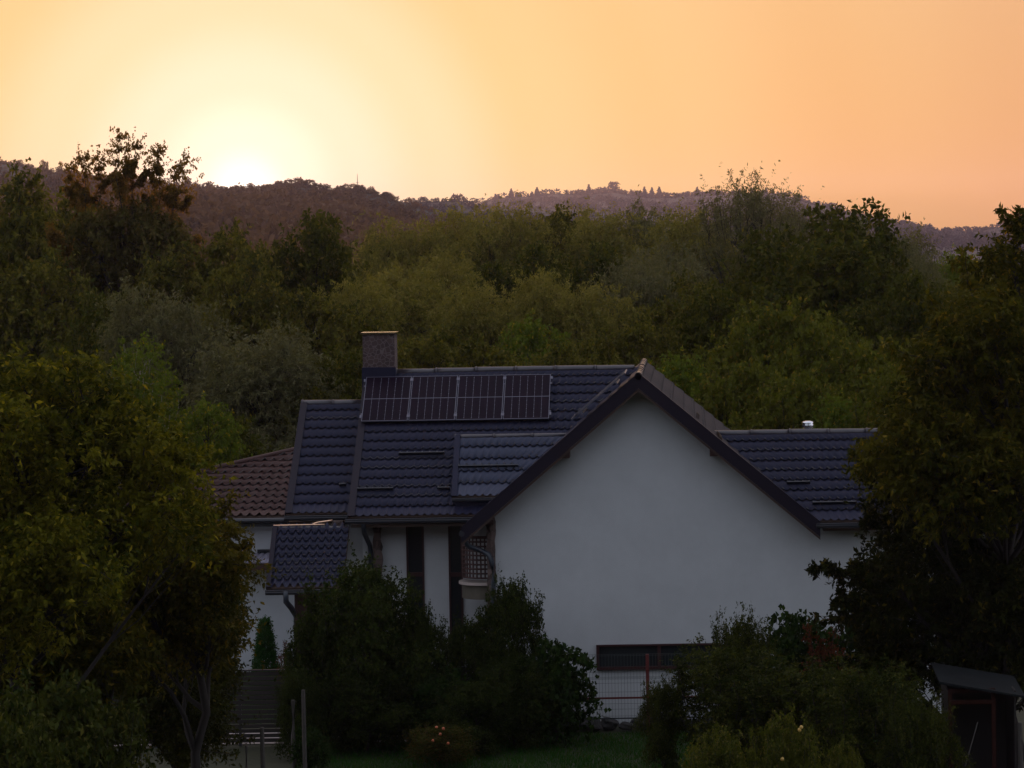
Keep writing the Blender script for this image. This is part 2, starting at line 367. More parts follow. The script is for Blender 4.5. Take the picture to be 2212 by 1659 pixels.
# single trees on the skyline
def small_crown(name, kind, seed, mt):
    rng = np.random.default_rng(seed); n = 420
    if kind == 'cone':
        z = np.sort(rng.random(n)*.5+np.linspace(0, .5, n)); r = (1-z)*.34*(.75+.5*np.abs(np.sin(z*22)))*np.sqrt(rng.random(n)); th = rng.random(n)*6.283
        P = np.stack([r*np.cos(th), r*np.sin(th), z*1.0+.02], 1); sz = .085
    else:
        lob = rng.normal(size=(7, 3))*[.2, .2, .16]+[0, 0, .55]; lr = .18+.16*rng.random(7); k = rng.integers(0, 7, n)
        d = rng.normal(size=(n, 3)); d /= np.linalg.norm(d, axis=1, keepdims=True)
        P = lob[k]+d*(lr[k]*(.6+.4*rng.random(n)))[:, None]; sz = .075
    u = rng.normal(size=P.shape); u /= np.linalg.norm(u, axis=1, keepdims=True); u *= sz*(.6+.8*rng.random((n, 1)))
    w = np.cross(u, rng.normal(size=P.shape)); w /= np.linalg.norm(w, axis=1, keepdims=True); w *= sz*.6
    return npmesh(name, np.stack([P-u, P+w, P+u, P-w], 1).reshape(-1, 3), np.arange(4*n).reshape(-1, 4), mt)
sk = dict(cone=[small_crown('crown', 'cone', 5, L['far3']), small_crown('crown', 'cone', 6, L['far3'])],
          ball=[small_crown('crown', 'ball', 7, L['far1']), small_crown('crown', 'ball', 8, L['far1']), small_crown('crown', 'ball', 9, L['far3'])])
rs = random.Random(4)
def skyline(px, top, Y, kind, hgt_u, wr, label, group):
    p = at(px, top, Y); h = hgt_u/F*Y
    me = rs.choice(sk[kind][:2] if Y < 2000 or kind == 'cone' else sk['ball'][2:])
    o = link('conifer' if kind == 'cone' else 'skyline_tree', me)
    o.location = (p.x, p.y, p.z-h); o.scale = (h*wr, h*wr, h); o.rotation_euler.z = rs.random()*6
    tag(o, label, 'tree', group)
ORD = 'first second third fourth fifth sixth seventh eighth ninth tenth eleventh twelfth thirteenth fourteenth fifteenth sixteenth seventeenth eighteenth nineteenth twentieth twenty-first'.split()
for k, (x, t, h, w, kd) in enumerate([(8,345,26,1.2,'ball'),(35,350,24,1.1,'ball'),(62,352,26,1,'ball'),(95,350,32,.6,'ball'),(128,364,22,1.2,'ball'),(152,362,24,1,'ball'),
        (405,386,34,.75,'ball'),(425,397,22,1.2,'ball'),(452,396,24,1.1,'ball'),(480,402,18,1.3,'ball'),(540,400,20,1.2,'ball'),(574,398,24,1.1,'ball'),
        (600,400,20,1.2,'ball'),(618,391,34,1.3,'ball'),(648,388,38,1.5,'ball'),(676,392,32,1.3,'ball'),(705,402,24,1.3,'ball'),(742,402,26,1.3,'ball'),(768,401,28,1.2,'ball'),
        (800,408,22,1.2,'ball'),(830,413,24,1.3,'ball')]):
    skyline(x, t-5, 1490, kd, h*1.35, w, 'dark round tree on the near hill skyline, %s from the left' % ORD[k], 'trees on the near hill skyline')
for k, (x, t, h, w) in enumerate([(880,430,16,1.2),(905,426,16,1.3),(922,428,14,1.3),(942,428,18,.9),(962,429,14,1.3),(985,420,26,1.0),(1008,426,22,1.1),(1022,434,18,1.2)]):
    skyline(x, t, 2190, 'ball', h*1.4, w, 'small hazy tree on the saddle between two hills, %s from the left' % ORD[k], 'trees on the saddle skyline')
xx = 1036
while xx < 2230:
    yr = float(np.interp(xx, [p[0] for p in H3], [p[1] for p in H3])); big = rs.random()
    kd = 'cone' if rs.random() < .45 else 'ball'
    skyline(xx, yr-4-7*big, 3190, kd, 22+10*big, 1.15 if kd == 'cone' else 1.35, 'tiny hazy %s on the long far ridge' % ('conifer' if kd == 'cone' else 'round tree'), 'far ridge %ss' % ('conifer' if kd == 'cone' else 'round tree'))
    xx += 7+11*rs.random()
for k, (x, t) in enumerate([(1104,408),(1160,404),(1272,399),(1325,393),(1392,404),(1408,405),(1424,403),(1506,404)]):
    skyline(x, t, 3185, 'cone' if x != 1325 else 'ball', 27, 1.05 if x != 1325 else 1.3, 'taller conifer above the far ridge line, %s of the tall ones from the left' % ORD[k] if x != 1325 else 'tallest round tree on the far ridge', 'taller ridge trees')
# radio mast on the near hill
p = at(772, 376, 1500); q = at(772, 408, 1500)
mb = MB().tube([q, p], [.25, .10], 6); mb.box(p.x-.8, p.x+.8, p.y-.1, p.y+.1, p.z-4.6, p.z-4.4)
rt = empty('radio_mast', (q.x, q.y, q.z), 'thin radio mast standing on the near hill skyline', 'mast'); mb.build('mast_pole', M['gutter'], rt)

# ------------------------------------------------------------------ metal tile roof
def tile_roof(name, EL, ER, RL, RR, parent, mt, tw=.19, rh=.35, amp=.011, step=.036, x_ref=0.0, skew=0):
    """EL,ER eave ends, RL,RR ridge ends (all in one plane).  Rows of pressed metal tiles with a real lip."""
    EL, ER, RL, RR = map(Vector, (EL, ER, RL, RR))
    ex = (ER-EL).normalized(); n = ex.cross((RL-EL)).normalized()
    if n.z < 0: n = -n
    up = n.cross(ex).normalized()
    if up.z < 0: up = -up
    o0 = wloc(parent)
    def uv(p): d = p-EL; return d.dot(ex), d.dot(up)
    (u0, v0), (u1, v1), (u2, v2), (u3, v3) = uv(EL), uv(ER), uv(RR), uv(RL)
    top = v3; rows = max(2, int(round(top/rh))); rh = top/rows
    nc = int(max(u1-u0, u2-u3)/tw*8)+2
    V = []; 
    def wave(u):
        return amp*1.25*(.5+.5*math.cos(2*math.pi*u/tw))**2.0
    levels = []; rj = random.Random(int(abs(EL.x)*1000)+rows)
    for r in range(rows):
        levels += [(r*rh, step*rj.uniform(.85, 1.15)), ((r+1)*rh, -.004)]
        if r < rows-1: levels += [((r+1)*rh+.06, -.004), ((r+1)*rh+.06, step-.006), ((r+1)*rh, step-.008)]
    for (v, h) in levels:
        t = v/top; a = u0+(u3-u0)*t; b = u1+(u2-u1)*t
        for k in range(nc+1):
            u = a+(b-a)*k/nc
            wv = wave(u+x_ref)
            V.append(EL+ex*u+up*(v--wv*3.8)+n*(h+wv)-o0)
    V = np.array([tuple(p) for p in V]); N = nc+1
    i, j = np.meshgrid(np.arange(nc), np.arange(len(levels)-1)); b0 = (j*N+i).ravel()
    Q = np.stack([b0, b0+1, b0+N+1, b0+N], 1)
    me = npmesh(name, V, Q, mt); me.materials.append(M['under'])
    # shade under each tile row, put into these faces as near-black
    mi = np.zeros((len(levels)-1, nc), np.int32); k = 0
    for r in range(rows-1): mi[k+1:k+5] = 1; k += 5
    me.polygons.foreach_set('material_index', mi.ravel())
    return link(name, me, parent), ex, up, n
def slab(mb, pts, n, t0, t1):
    """closed slab under a roof plane, from n*t0 to n*t1"""
    return mb.prism([Vector(p)+n*t0 for p in pts], n*(t1-t0))

# ------------------------------------------------------------------ the white house
YV, YW = 69.4, 70.0
A = at(1377, 812, YV); EA = at(1000, 1142, YV); EB = at(1768, 1131, YV)
half = (EB.x-EA.x)/2; cx = (EA.x+EB.x)/2; ez = (EA.z+EB.z)/2; az = A.z
EA = Vector((cx-half, YV, ez)); EB = Vector((cx+half, YV, ez)); A = Vector((cx, YV, az))
gs = (az-ez)/half
house = empty('white_house', (cx, 72, 0), 'white stucco house with a big blank gable and slate-blue metal tile roofs', 'house')
def plane_roof(x0u, x1u, y_eave, y_ridge, Y0, pitch, xtop0=None):
    """front slope facing the camera: world eave/ridge z,Y from the picture heights"""
    xm = (x0u+x1u)/2
    e = at(xm, y_eave, Y0); m_ = math.tan(R(pitch)); a, b = ab(xm, y_ridge)
    # CAMZ + b/F*Y = e.z + m_*(Y-Y0)
    Yr = (CAMZ-e.z+m_*Y0)/(m_-b/F)
    return e.z, Yr, e.z+m_*(Yr-Y0)
# main roof
PM = 38.5
mz, MYr, mrz = plane_roof(752, 1000, 1116, 801, 70.9, PM)
MY0 = 70.9
mxl = at(752, 1118, MY0).x
MEL, MER = Vector((mxl, MY0, mz)), Vector((cx-2.2, MY0, mz)); MRL, MRR = Vector((mxl, MYr, mrz)), Vector((cx, MYr, mrz))
main_n = (MER-MEL).cross(MRL-MEL).normalized()
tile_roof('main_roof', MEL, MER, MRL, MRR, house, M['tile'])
b = MB(); slab(b, [MEL, MER, MRR, MRL], main_n, -.16, -.012)
MBL = Vector((mxl, 2*MYr-MY0, mz)); b.prism([MRL+Vector((0,.0,0)), MRR, Vector((cx, 2*MYr-MY0, mz)), MBL], (0, 0, -.16))
b.build('roof_deck', M['soffit'], house)
# left rake trim of main roof
def rake(mb, p, q, n, w=.16, h=.05, side=1, drop=.2):
    ex = Vector((side, 0, 0))
    mb.prism([p+n*h, p+n*(h+.012), p+n*(h+.012)+ex*w, p+n*h+ex*w], q-p)
    mb.prism([p+n*h, p-n*drop, p-n*drop-ex*.02, p+n*h-ex*.02], q-p)
b = MB(); rake(b, MEL, MRL, main_n); b.build('rake_trim', M['trim'], house)
# left lower roof
lz, LYr, lrz = plane_roof(617, 750, 1110, 869, 71.7, PM)
LY0 = 71.7; lxl = at(617, 1110, LY0).x
LEL, LER = Vector((lxl, LY0, lz)), Vector((mxl+.25, LY0, lz)); LRL, LRR = Vector((lxl, LYr, lrz)), Vector((mxl+.25, LYr, lrz))
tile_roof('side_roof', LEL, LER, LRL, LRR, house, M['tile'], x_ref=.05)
b = MB(); slab(b, [LEL, LER, LRR, LRL], main_n, -.14, -.012)
b.prism([LRL, LRR, Vector((mxl+.25, 2*LYr-LY0, lz)), Vector((lxl, 2*LYr-LY0, lz))], (0, 0, -.14)); b.build('roof_deck', M['soffit'], house)
b = MB(); rake(b, LEL, LRL, main_n); b.build('rake_trim', M['trim'], house)
# right lower roof
rz_, RYr, rrz = plane_roof(1750, 1870, 1126, 931, YV+.05, PM)
rxr = at(2060, 1120, YV).x; rx0 = cx+.4
REL, RER = Vector((rx0, YV+.05, rz_)), Vector((rxr, YV+.05, rz_)); RRL, RRR = Vector((rx0, RYr, rrz)), Vector((rxr, RYr, rrz))
# only the part outside the gable slope: left edge follows the valley line
vx0 = cx+(az-rz_)/gs; vx1 = cx+(az-rrz)/gs
REL = Vector((vx0-.12, YV+.05, rz_)); RRL = Vector((vx1-.12, RYr, rrz))
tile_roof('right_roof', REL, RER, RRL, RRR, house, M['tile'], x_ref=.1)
b = MB(); slab(b, [REL, RER, RRR, RRL], main_n, -.14, -.012)
b.prism([RRL, RRR, Vector((rxr, 2*RYr-YV, rz_)), Vector((vx1, 2*RYr-YV, rz_))], (0, 0, -.14)); b.build('roof_deck', M['soffit'], house)
# gable roof slopes (ridge runs away from the camera)
GB = 2*MYr-MY0
G = dict(al=Vector((cx, YV, az)), ar=Vector((cx, GB, az)), ll=EA, lr=Vector((EA.x, GB, ez)), rl=EB, rr=Vector((EB.x, GB, ez)))
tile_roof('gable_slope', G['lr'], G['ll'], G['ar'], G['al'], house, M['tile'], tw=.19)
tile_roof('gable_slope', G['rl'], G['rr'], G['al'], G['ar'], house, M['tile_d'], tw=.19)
nl = Vector((-gs, 0, 1)).normalized(); nr = Vector((gs, 0, 1)).normalized()
b = MB()
b.prism([EA-nl*.012, A-Vector((0, 0, .016)), A-Vector((0, 0, .20)), EA-nl*.15], (0, GB-YV, 0))
b.prism([EB-nr*.012, A-Vector((0, 0, .016)), A-Vector((0, 0, .20)), EB-nr*.15], (0, GB-YV, 0))
b.build('roof_deck', M['soffit'], house)
# verge boards: metal flashing, board and inner strip, each a bit prouder than the next
b = MB(); c2 = MB(); c3 = MB()
for P, n in ((EA, nl), (EB, nr)):
    sgn = -1 if P is EA else 1
    P2 = P+Vector((sgn*.04, 0, -gs*.04))
    v = A-P2
    def strip(mb, t0, t1, y0, dy):
        # mitred at the apex: end faces vertical
        kz = math.sqrt(1+gs*gs)
        mb.prism([Vector((P2.x, y0, P2.z+t0*kz)), Vector((cx, y0, A.z+t0*kz)), Vector((cx, y0, A.z+t1*kz)), Vector((P2.x, y0, P2.z+t1*kz))], (0, dy, 0))
    strip(b, -.23, .045, YV-.035, .035)
    strip(c2, .046, .062, YV-.045, .19)
    strip(c3, -.285, -.235, YV-.012, .05)
b.build('verge_board', M['trim'], house); c2.build('verge_flashing', M['trim'], house); c3.build('verge_strip', M['soffit'], house)
# purlin ends
for px, py in ((1216, 976), (1548, 972)):
    p = at(px, py, YW-.3); b = MB(); b.box(p.x-.17, p.x+.17, YV+.06, YW, p.z-.14, p.z+.14); b.build('purlin', M['wood'], house)
# ridge caps: overlapping half-round pieces
def ridge(p, q, r=.10, seg=1.05, mt='cap'):
    b = MB(); p = Vector(p); q = Vector(q); n = max(1, round((q-p).length/seg)); rj = random.Random(int(abs(p.x*100)))
    prev = p+Vector((0, 0, -.02))
    for k in range(n):
        a = p.lerp(q, k/n); c = p.lerp(q, (k+1)/n); j = rj.uniform(-.012, .012)
        b.tube([a+Vector((0, 0, j-.03)), c+Vector((0, 0, j-.03))], [r, r*.93], 10)
        b.tube([a+Vector((0, 0, j-.03)), a.lerp(c, .04)+Vector((0, 0, j-.03))], [r*1.1, r*1.1], 10)
    b.build('ridge_cap', M[mt], house, True)
ridge(MRL+Vector((.8, 0, 0)), MRR-Vector((.2, 0, 0))); ridge(LRL, LRR-Vector((.3, 0, 0))); ridge(RRL+Vector((.05, 0, 0)), RRR)
ridge(Vector((cx, YV-.05, az+.02)), Vector((cx, GB, az+.02)), .09, .9)
# walls: gable block, left block, right block
XL = at(1062, 1300, YW).x
WZ = az-.20*math.sqrt(1+gs*gs)-.02
wl = lambda x: WZ-gs*abs(x-cx)
XR = at(2040, 1300, YW).x
b = MB()
b.prism([(XL, YW, -.6), (XR, YW, -.6), (XR, YW, rz_-.1), (cx+(WZ-rz_+.1)/gs, YW, rz_-.1), (cx, YW, WZ), (XL, YW, wl(XL))], (0, GB-YW-.6, 0))
YF = 71.9
XH = at(652, 1300, YF).x
b.prism([(XH, YF, -.6), (XL, YF, -.6), (XL, YF, mz-.05), (XH, YF, mz-.05)], (0, 2*MYr-MY0-YF-.6, 0))
b.prism([(mxl+.1, YF+.01, mz-.05), (mxl+.1, MYr, mrz-.22), (mxl+.1, GB-1.2, mz-.05)], (.25, 0, 0))
b.prism([(lxl+.25, YF+.21, lz-.1), (lxl+.25, LYr, lrz-.2), (lxl+.25, 2*LYr-LY0-.6, lz-.1)], (.25, 0, 0))
b.build('wall', M['stucco'], house)
# soffit board under the main and left eaves
b = MB(); b.box(mxl+.05, XL, MY0+.06, YF, mz-.26, mz-.20); b.box(lxl+.05, mxl+.2, LY0+.06, YF+.3, lz-.25, lz-.19); b.box(EB.x+.12, rxr, YV+.12, YW-.003, rz_-.24, rz_-.18)
b.build('soffit', M['soffit'], house)
# gutters
def gutter(x0, x1, y, z, r=.065):
    b = MB(); b.tube([(x0, y-r, z-r), (x1, y-r, z-r)], r, 10); b.box(x0, x1, y-2*r-.012, y-2*r+.006, z-.03, z-.006)
    b.build('gutter', M['gutter'], house, False)
gutter(mxl-.06, EA.x+.45, MY0, mz-.03); gutter(lxl-.03, mxl-.08, LY0, lz-.03); gutter(EB.x-.05, rxr, YV+.05, rz_-.03)
b = MB(); b.tube([(EA.x-.03, YV-.05, ez-.12), (EA.x-.03, GB, ez-.12)], .07, 10); b.build('gutter', M['gutter'], house)
# chimney
ch0 = at(784, 800, MYr-.35); ch1 = at(853, 800, MYr-.35); ctz = at(818, 722, MYr-.3).z
b = MB(); b.box(ch0.x, ch1.x, MYr-.35, MYr+.35, mrz-.55, ctz); chim = b.build('chimney', M['stone'], house)
b = MB(); b.box(ch0.x-.05, ch1.x+.05, MYr-.40, MYr+.40, ctz+.002, ctz+.05); b.build('chimney_cap', M['flash'], chim)
b = MB(); b.box(ch0.x-.02, ch1.x+.03, MYr-.42, MYr-.352, mrz-.45, mrz+.12); b.box(ch0.x-.02, ch0.x-.002, MYr-.35, MYr+.35, mrz-.5, mrz+.12)
b.build('chimney_apron', M['tile'], chim)
# shed dormer with a steeper tiled front
def mp(px, py): return on_plane(px, py, MEL, main_n)
d0, d1 = mp(979, 1078), mp(1080, 1078)
D = Vector((0, -.42, .1))
DEL = at(977, 1074, d0.y-.30); DRLy = None
dl = plane_roof(977, 1200, 1072, 940, DEL.y, 47)
dzr = dl[2]; dYr = dl[1]; dx1 = cx-(az-dl[0])/gs+.05; dx2 = cx-(az-dzr)/gs+.05
a0 = Vector((DEL.x, DEL.y, dl[0])); a1 = Vector((dx1, DEL.y, dl[0])); r0 = Vector((DEL.x, dYr, dzr)); r1 = Vector((dx2, dYr, dzr))
tile_roof('dormer_roof', a0, a1, r0, r1, house, M['tile_lit'], rh=.36)
dn = (a1-a0).cross(r0-a0).normalized()
b = MB(); slab(b, [a0, a1, r1, r0], dn, -.10, -.012); b.build('roof_deck', M['soffit'], house)
b = MB(); rake(b, a0, r0, dn, .12, .045, 1, .1); b.build('rake_trim', M['tile'], house)
ridge(r0-Vector((.02, 0, 0)), r1, .07)
b = MB()   # cheek of the dormer, filling down to the main roof
m_of = lambda y: mz+math.tan(R(PM))*(y-MY0)
b.prism([(a0.x+.06, a0.y+.08, m_of(a0.y+.08)-.05), (a0.x+.06, a0.y+.08, dl[0]-.03), (a0.x+.06, dYr, dzr-.13), (a0.x+.06, dYr+.35, m_of(dYr+.35)+.01), (a0.x+.06, dYr+.35, m_of(dYr+.35)-.05)], (.1, 0, 0))
b.prism([(a0.x+.16, a0.y+.08, dl[0]-.12), (a1.x+.1, a0.y+.08, dl[0]-.12), (a1.x+.1, a0.y+.08, m_of(a0.y)-.05), (a0.x+.16, a0.y+.08, m_of(a0.y)-.05)], (0, .1, 0))
b.prism([(a0.x+.05, dYr, dzr-.03), (r1.x, dYr, dzr-.03), (r1.x, dYr+.6, m_of(dYr+.6)+.01), (a0.x+.05, dYr+.6, m_of(dYr+.6)+.01)], (0, 0, -.03))
b.build('dormer_cheek', M['tile'], house)
gutter(a0.x, a1.x-.05, a0.y, a0.z-.02, .05)
# snow guards on the roofs (long dark bars) and small stoppers on the right slope
def guard(p0, n, x0u, x1u, yu, w=.12):
    a = on_plane(x0u, yu, p0, n); c = on_plane(x1u, yu, p0, n); c.y = a.y; c.z = a.z
    up = n.cross(Vector((1, 0, 0))).normalized(); up = up if up.z > 0 else -up
    b = MB(); k = int((c.x-a.x)/.19)
    b.prism([a+n*.03, a+n*.13-up*.02, a+n*.13+up*.01, a+n*.03+up*.03], (c.x-a.x, 0, 0))
    for q in range(k+1): 
        s0 = a+Vector((min(q*.19, c.x-a.x-.03), 0, 0)); b.prism([s0+n*.02+up*.031, s0+n*.12+up*.02, s0+n*.02+up*.16], (.03, 0, 0))
    b.build('snow_guard', M['gutter'], house)
guard(MEL, main_n, 862, 960, 985); guard(MEL, main_n, 772, 850, 1062); guard(MEL, main_n, 945, 972, 1060)
guard(a0, dn, 990, 1120, 1012); guard(REL, main_n, 1755, 1850, 1092); guard(REL, main_n, 1700, 1750, 1048)
guard(LEL, main_n, 733, 748, 1052)
for px, py, dy in ((1505, 881, 2.2), (1549, 915, 1.3), (1554, 926, .7), (1350, 822, 0), ):
    x = None
    if px > 1380:
        for yy in (YV+dy,):
            p = at(px, py+6, yy); zz = az-gs*(p.x-cx)
            b = MB(); b.prism([(p.x-.03, yy, zz+.03), (p.x+.06, yy, zz-.03), (p.x+.07, yy, zz+.10), (p.x+.0, yy, zz+.17)], (0, .14, 0)); b.build('snow_stopper', M['flash'], house)
# chrome flue on right roof
p = at(1745, 925, RYr+.2); b = MB(); b.tube([(p.x, p.y, rrz-.3), (p.x, p.y, rrz+.10)], .10, 14)
pz = rrz+.06
fl = b.build('flue', M['chrome'], house, True)
b = MB(); b.tube([(p.x, p.y, pz+.03), (p.x, p.y, pz+.05), (p.x, p.y, pz+.10), (p.x, p.y, pz+.13), (p.x, p.y, pz+.17), (p.x, p.y, pz+.20)], [.13, .145, .145, .13, .145, .06], 16); b.build('flue_cap', M['chrome'], fl, True)

# facade between the gable and the porch
def wx(px, Y, py=1200): return at(px, py, Y).x
def fwin(x0u, x1u, y0u, y1u, Y, rails):
    a = at(x0u, y0u, Y); c = at(x1u, y1u, Y); x0, x1, z1, z0 = a.x, c.x, a.z, c.z
    b = MB(); b.box(x0, x1, Y-.004, Y+.002, z0, z1)
    f = b.build('window', M['glass'], house)
    b = MB(); w = .045
    b.box(x0, x0+w, Y-.05, Y-.006, z0, z1); b.box(x1-w, x1, Y-.05, Y-.006, z0, z1)
    for yr in rails:
        zz = at(x0u, yr, Y).z; b.box(x0+w, x1-w, Y-.05, Y-.006, zz-.05, zz+.05)
    b.box(x0+w, x1-w, Y-.05, Y-.006, z0, z0+w); b.box(x0+w, x1-w, Y-.05, Y-.006, z1-w, z1)
    b.build('window_frame', M['redframe'], f); return f
fwin(877, 921, 1122, 1500, YF-.01, (1241,)); fwin(968, 1004, 1122, 1500, YF-.01, (1241,))
# stone pillars with rough edges
def pillar(x0u, x1u, y0u, y1u, Y, dep=.25, seed=1, name='stone_pillar', wob=.035):
    a = at(x0u, y0u, Y); c = at(x1u, y1u, Y); rp = random.Random(seed); b = MB()
    n = max(4, int((a.z-c.z)/.16)); 
    def ring(z):
        o = [rp.uniform(-wob, wob) for _ in range(8)]
        x0, x1 = a.x, c.x
        return [(x0+o[0], Y, z), ((x0+x1)/2+o[1], Y-.03+o[2], z), (x1+o[3], Y+o[4]*.5, z), (x1+o[5], Y+dep, z), (x0+o[6], Y+dep, z)]
    rings = [ring(a.z+(c.z-a.z)*k/n) for k in range(n+1)]
    vs = [v for r in rings for v in r]; fs = []
    for k in range(n):
        for m in range(5):
            m2 = (m+1) % 5; fs.append((k*5+m, k*5+m2, (k+1)*5+m2, (k+1)*5+m))
    fs += [tuple(range(5)), tuple(n*5+4-m for m in range(5))]
    b.add(vs, fs); return b.build(name, M['stone2'], house)
pillar(805, 829, 1128, 1560, YF-.28, .28, 2); pillar(718, 747, 1126, 1560, YF-.55, .5, 3)
pillar(1050, 1076, 1098, 1560, YW-.10, .35, 5, 'stone_quoin', .025)
b = MB(); p = at(783, 1158, YF-.1); q = at(806, 1204, YF-.1); b.box(p.x, q.x, YF-.1, YF-.002, q.z, p.z); b.build('meter_box', M['white'], house)
def pipe(pts, r=.05, mt='pipe', name='downpipe'):
    b = MB(); b.tube([at(*p) for p in pts], r, 10); b.build(name, M[mt], house, True)
pipe([(785, 1124, MY0-.05), (786, 1140, MY0+.05), (787, 1152, MY0+.2), (799, 1178, YF-.25), (801, 1195, YF-.2), (801, 1540, YF-.2)], .06)
pipe([(1004, 1144, YV+.05), (1004, 1168, YV+.1), (1012, 1180, YV+.2), (1040, 1190, YW-.1), (1056, 1198, YW-.22), (1063, 1215, YW-.22), (1066, 1260, YW-.22), (1066, 1560, YW-.22)], .065)
# small beams and bits under the gable's left eave
b = MB(); p = at(1030, 1128, YV+.4); b.box(p.x-.15, XL+.1, YV+.3, YV+.5, p.z-.06, p.z+.06); b.build('purlin', M['wood'], house)
# round balcony with lattice screen in the corner
bc = at(1052, 1258, YW+.85); br = .60
lat = MB(); z0 = at(1030, 1248, YW+.4).z; z1 = at(1030, 1160, YW+.4).z
def arc(r, z, a0=180, a1=300, n=14): return [(bc.x+r*math.cos(R(a0+(a1-a0)*k/n)), bc.y+r*math.sin(R(a0+(a1-a0)*k/n)), z) for k in range(n+1)]
nrw = 9
for k in range(nrw+1): lat.tube(arc(br, z0+(z1-z0)*k/nrw), .022 if k < nrw else .035, 4)
for k in range(0, 13):
    w = R(180+120*k/12); x, y = bc.x+br*math.cos(w), bc.y+br*math.sin(w)
    lat.tube([(x, y, z0), (x, y, z1)], .02, 4)
bal = MB(); zs = at(1020, 1262, YW+.3).z
def disc(mb, r, za, zb, n=20):
    vs = [(bc.x+r*math.cos(R(150+180*k/n)), bc.y+r*math.sin(R(150+180*k/n)), z) for z in (za, zb) for k in range(n+1)]
    vs += [(bc.x, bc.y, za), (bc.x, bc.y, zb)]; N = n+1
    fs = [(k, k+1, N+k+1, N+k) for k in range(n)]+[(2*N, k+1, k) for k in range(n)]+[(2*N+1, N+k, N+k+1) for k in range(n)]+[(0, N, 2*N+1, 2*N), (n, 2*N, 2*N+1, 2*N-1)]
    mb.add(vs, fs)
disc(bal, .62, zs-.38, zs-.03); bo = bal.build('balcony', M['dconc'], house)
rm = MB(); disc(rm, .70, zs-.028, zs+.03); rm.build('balcony_rim', M['pot'], bo); lat.build('balcony_lattice', M['wood'], bo)
# porch roof (lower left, steeper tiles, lit metal ridge)
pz_, PYr, prz = plane_roof(575, 730, 1270, 1138, 69.6, 46)
pxl = at(576, 1270, 69.6).x; pxr = at(742, 1270, 69.6).x
pa, pb, pr0, pr1 = Vector((pxl, 69.6, pz_)), Vector((pxr, 69.6, pz_)), Vector((pxl, PYr, prz)), Vector((pxr, PYr, prz))
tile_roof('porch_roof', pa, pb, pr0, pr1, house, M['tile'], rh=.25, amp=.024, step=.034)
pn = (pb-pa).cross(pr0-pa).normalized()
b = MB(); slab(b, [pa, pb, pr1, pr0], pn, -.12, -.012); b.build('roof_deck', M['soffit'], house)
b = MB(); rake(b, pa, pr0, pn, .10, .05, 1, .12); b.build('rake_trim', M['trim'], house)
gutter(pxl-.02, pxr, 69.6, pz_-.03)
ridge(pr0, pr1, .05, .62)
b = MB()
b.tube([Vector((pxl, PYr-.01, prz+.045)), Vector((pr1.x-.6, PYr-.01, prz+.05))], .016, 8)
b.tube([at(690, 1135, PYr+.02), at(674, 1132, PYr+.05), at(686, 1129, PYr+.1), at(719, 1124, PYr+.15)], .024, 8)  # zigzag tube traced along the glint, its orange set in the colour
b.build('ridge_flashing', M['glint'], house, True)
pipe([(617, 1276, 69.5), (618, 1300, 69.55), (628, 1312, 69.8), (640, 1332, 70.6), (642, 1540, 70.7)], .07)
b = MB(); p = at(636, 1290, 70.3); q = at(720, 1290, 70.3); b.box(p.x, q.x, 70.3, 71.8, -.4, pz_-.1); b.build('porch_wall', M['wood'], house)
# basement window, low in the gable wall
p = at(1288, 1393, YW-.02); q = at(1560, 1445, YW-.02)
zt, zb = p.z, at(1288, 1447, YW-.02).z
b = MB(); b.box(p.x, q.x, YW-.006, YW-.002, zb, zt); bw = b.build('basement_window', M['glass'], house)
b = MB(); w = .07; xm = at(1424, 1420, YW-.02).x
b.box(p.x, q.x, YW-.09, YW-.008, zt-.04, zt); b.box(p.x, q.x, YW-.09, YW-.008, zb, zb+w); b.box(p.x, p.x+w, YW-.089, YW-.008, zb+w, zt-.04); b.box(xm-.04, xm+.04, YW-.088, YW-.008, zb+w, zt-.04); b.box(q.x-w, q.x, YW-.089, YW-.008, zb+w, zt-.04)
b.build('window_frame', M['redframe'], bw)

# ------------------------------------------------------------------ solar panels
def make_panel(label):
    rt = empty('solar_panel', (0, 0, 0), label, 'solar panel', 'solar panels on the house roof')
    w, h = 1.134, 1.74
    b = MB(); f = .014
    b.box(0, w, 0, f, 0, .035); b.box(0, w, h-f, h, 0, .035); b.box(0, f, f, h-f, 0, .035); b.box(w-f, w, f, h-f, 0, .035); b.build('frame', M['alu'], rt)
    b = MB(); b.box(f, w-f, f, h-f, .004, .028); c = b.build('cells', M['cell'], rt)
    b = MB(); b.box(f, w-f, h/2-.008, h/2+.008, .028, .0305)
    for k in range(1, 6):
        x = f+(w-2*f)*k/6; b.box(x-.0028, x+.0028, f+.03, h/2-.010, .028, .030); b.box(x-.0028, x+.0028, h/2+.010, h-f-.03, .028, .030)
        for m in range(11):
            if m == 5: continue
            y = h*(m+.5)/11; b.box(x-.008, x+.008, y-.008, y+.008, .0302, .0315)
    b.build('cell_lines', M['line'], c)
    for y in (.17, h-.15):
        for x in (-.03, w-.0): 
            b = MB(); b.box(x-.022+(0 if x < 0 else .03), x+.022+(0 if x < 0 else .03), y-.05, y+.05, .036, .05); b.build('clamp', M['alu'], rt)
    b = MB(); b.box(-.04, w+.04, .3, .34, -.06, -.001); b.box(-.04, w+.04, h-.34, h-.30, -.06, -.001); b.build('rail', M['alu'], rt)
    return rt
def copy_tree(o, parent=None):
    c = o.copy(); COL.objects.link(c); c.parent = parent
    for ch in list(o.children): copy_tree(ch, c)
    return c
pan = make_panel('solar panel on the front roof, nearest the stone chimney')
c0 = on_plane(780, 912, MEL+main_n*.13, main_n); c4 = on_plane(1185, 912, MEL+main_n*.13, main_n)
pitchM = math.atan(math.tan(R(PM)))
stepx = (c4.x-c0.x+.03)/4
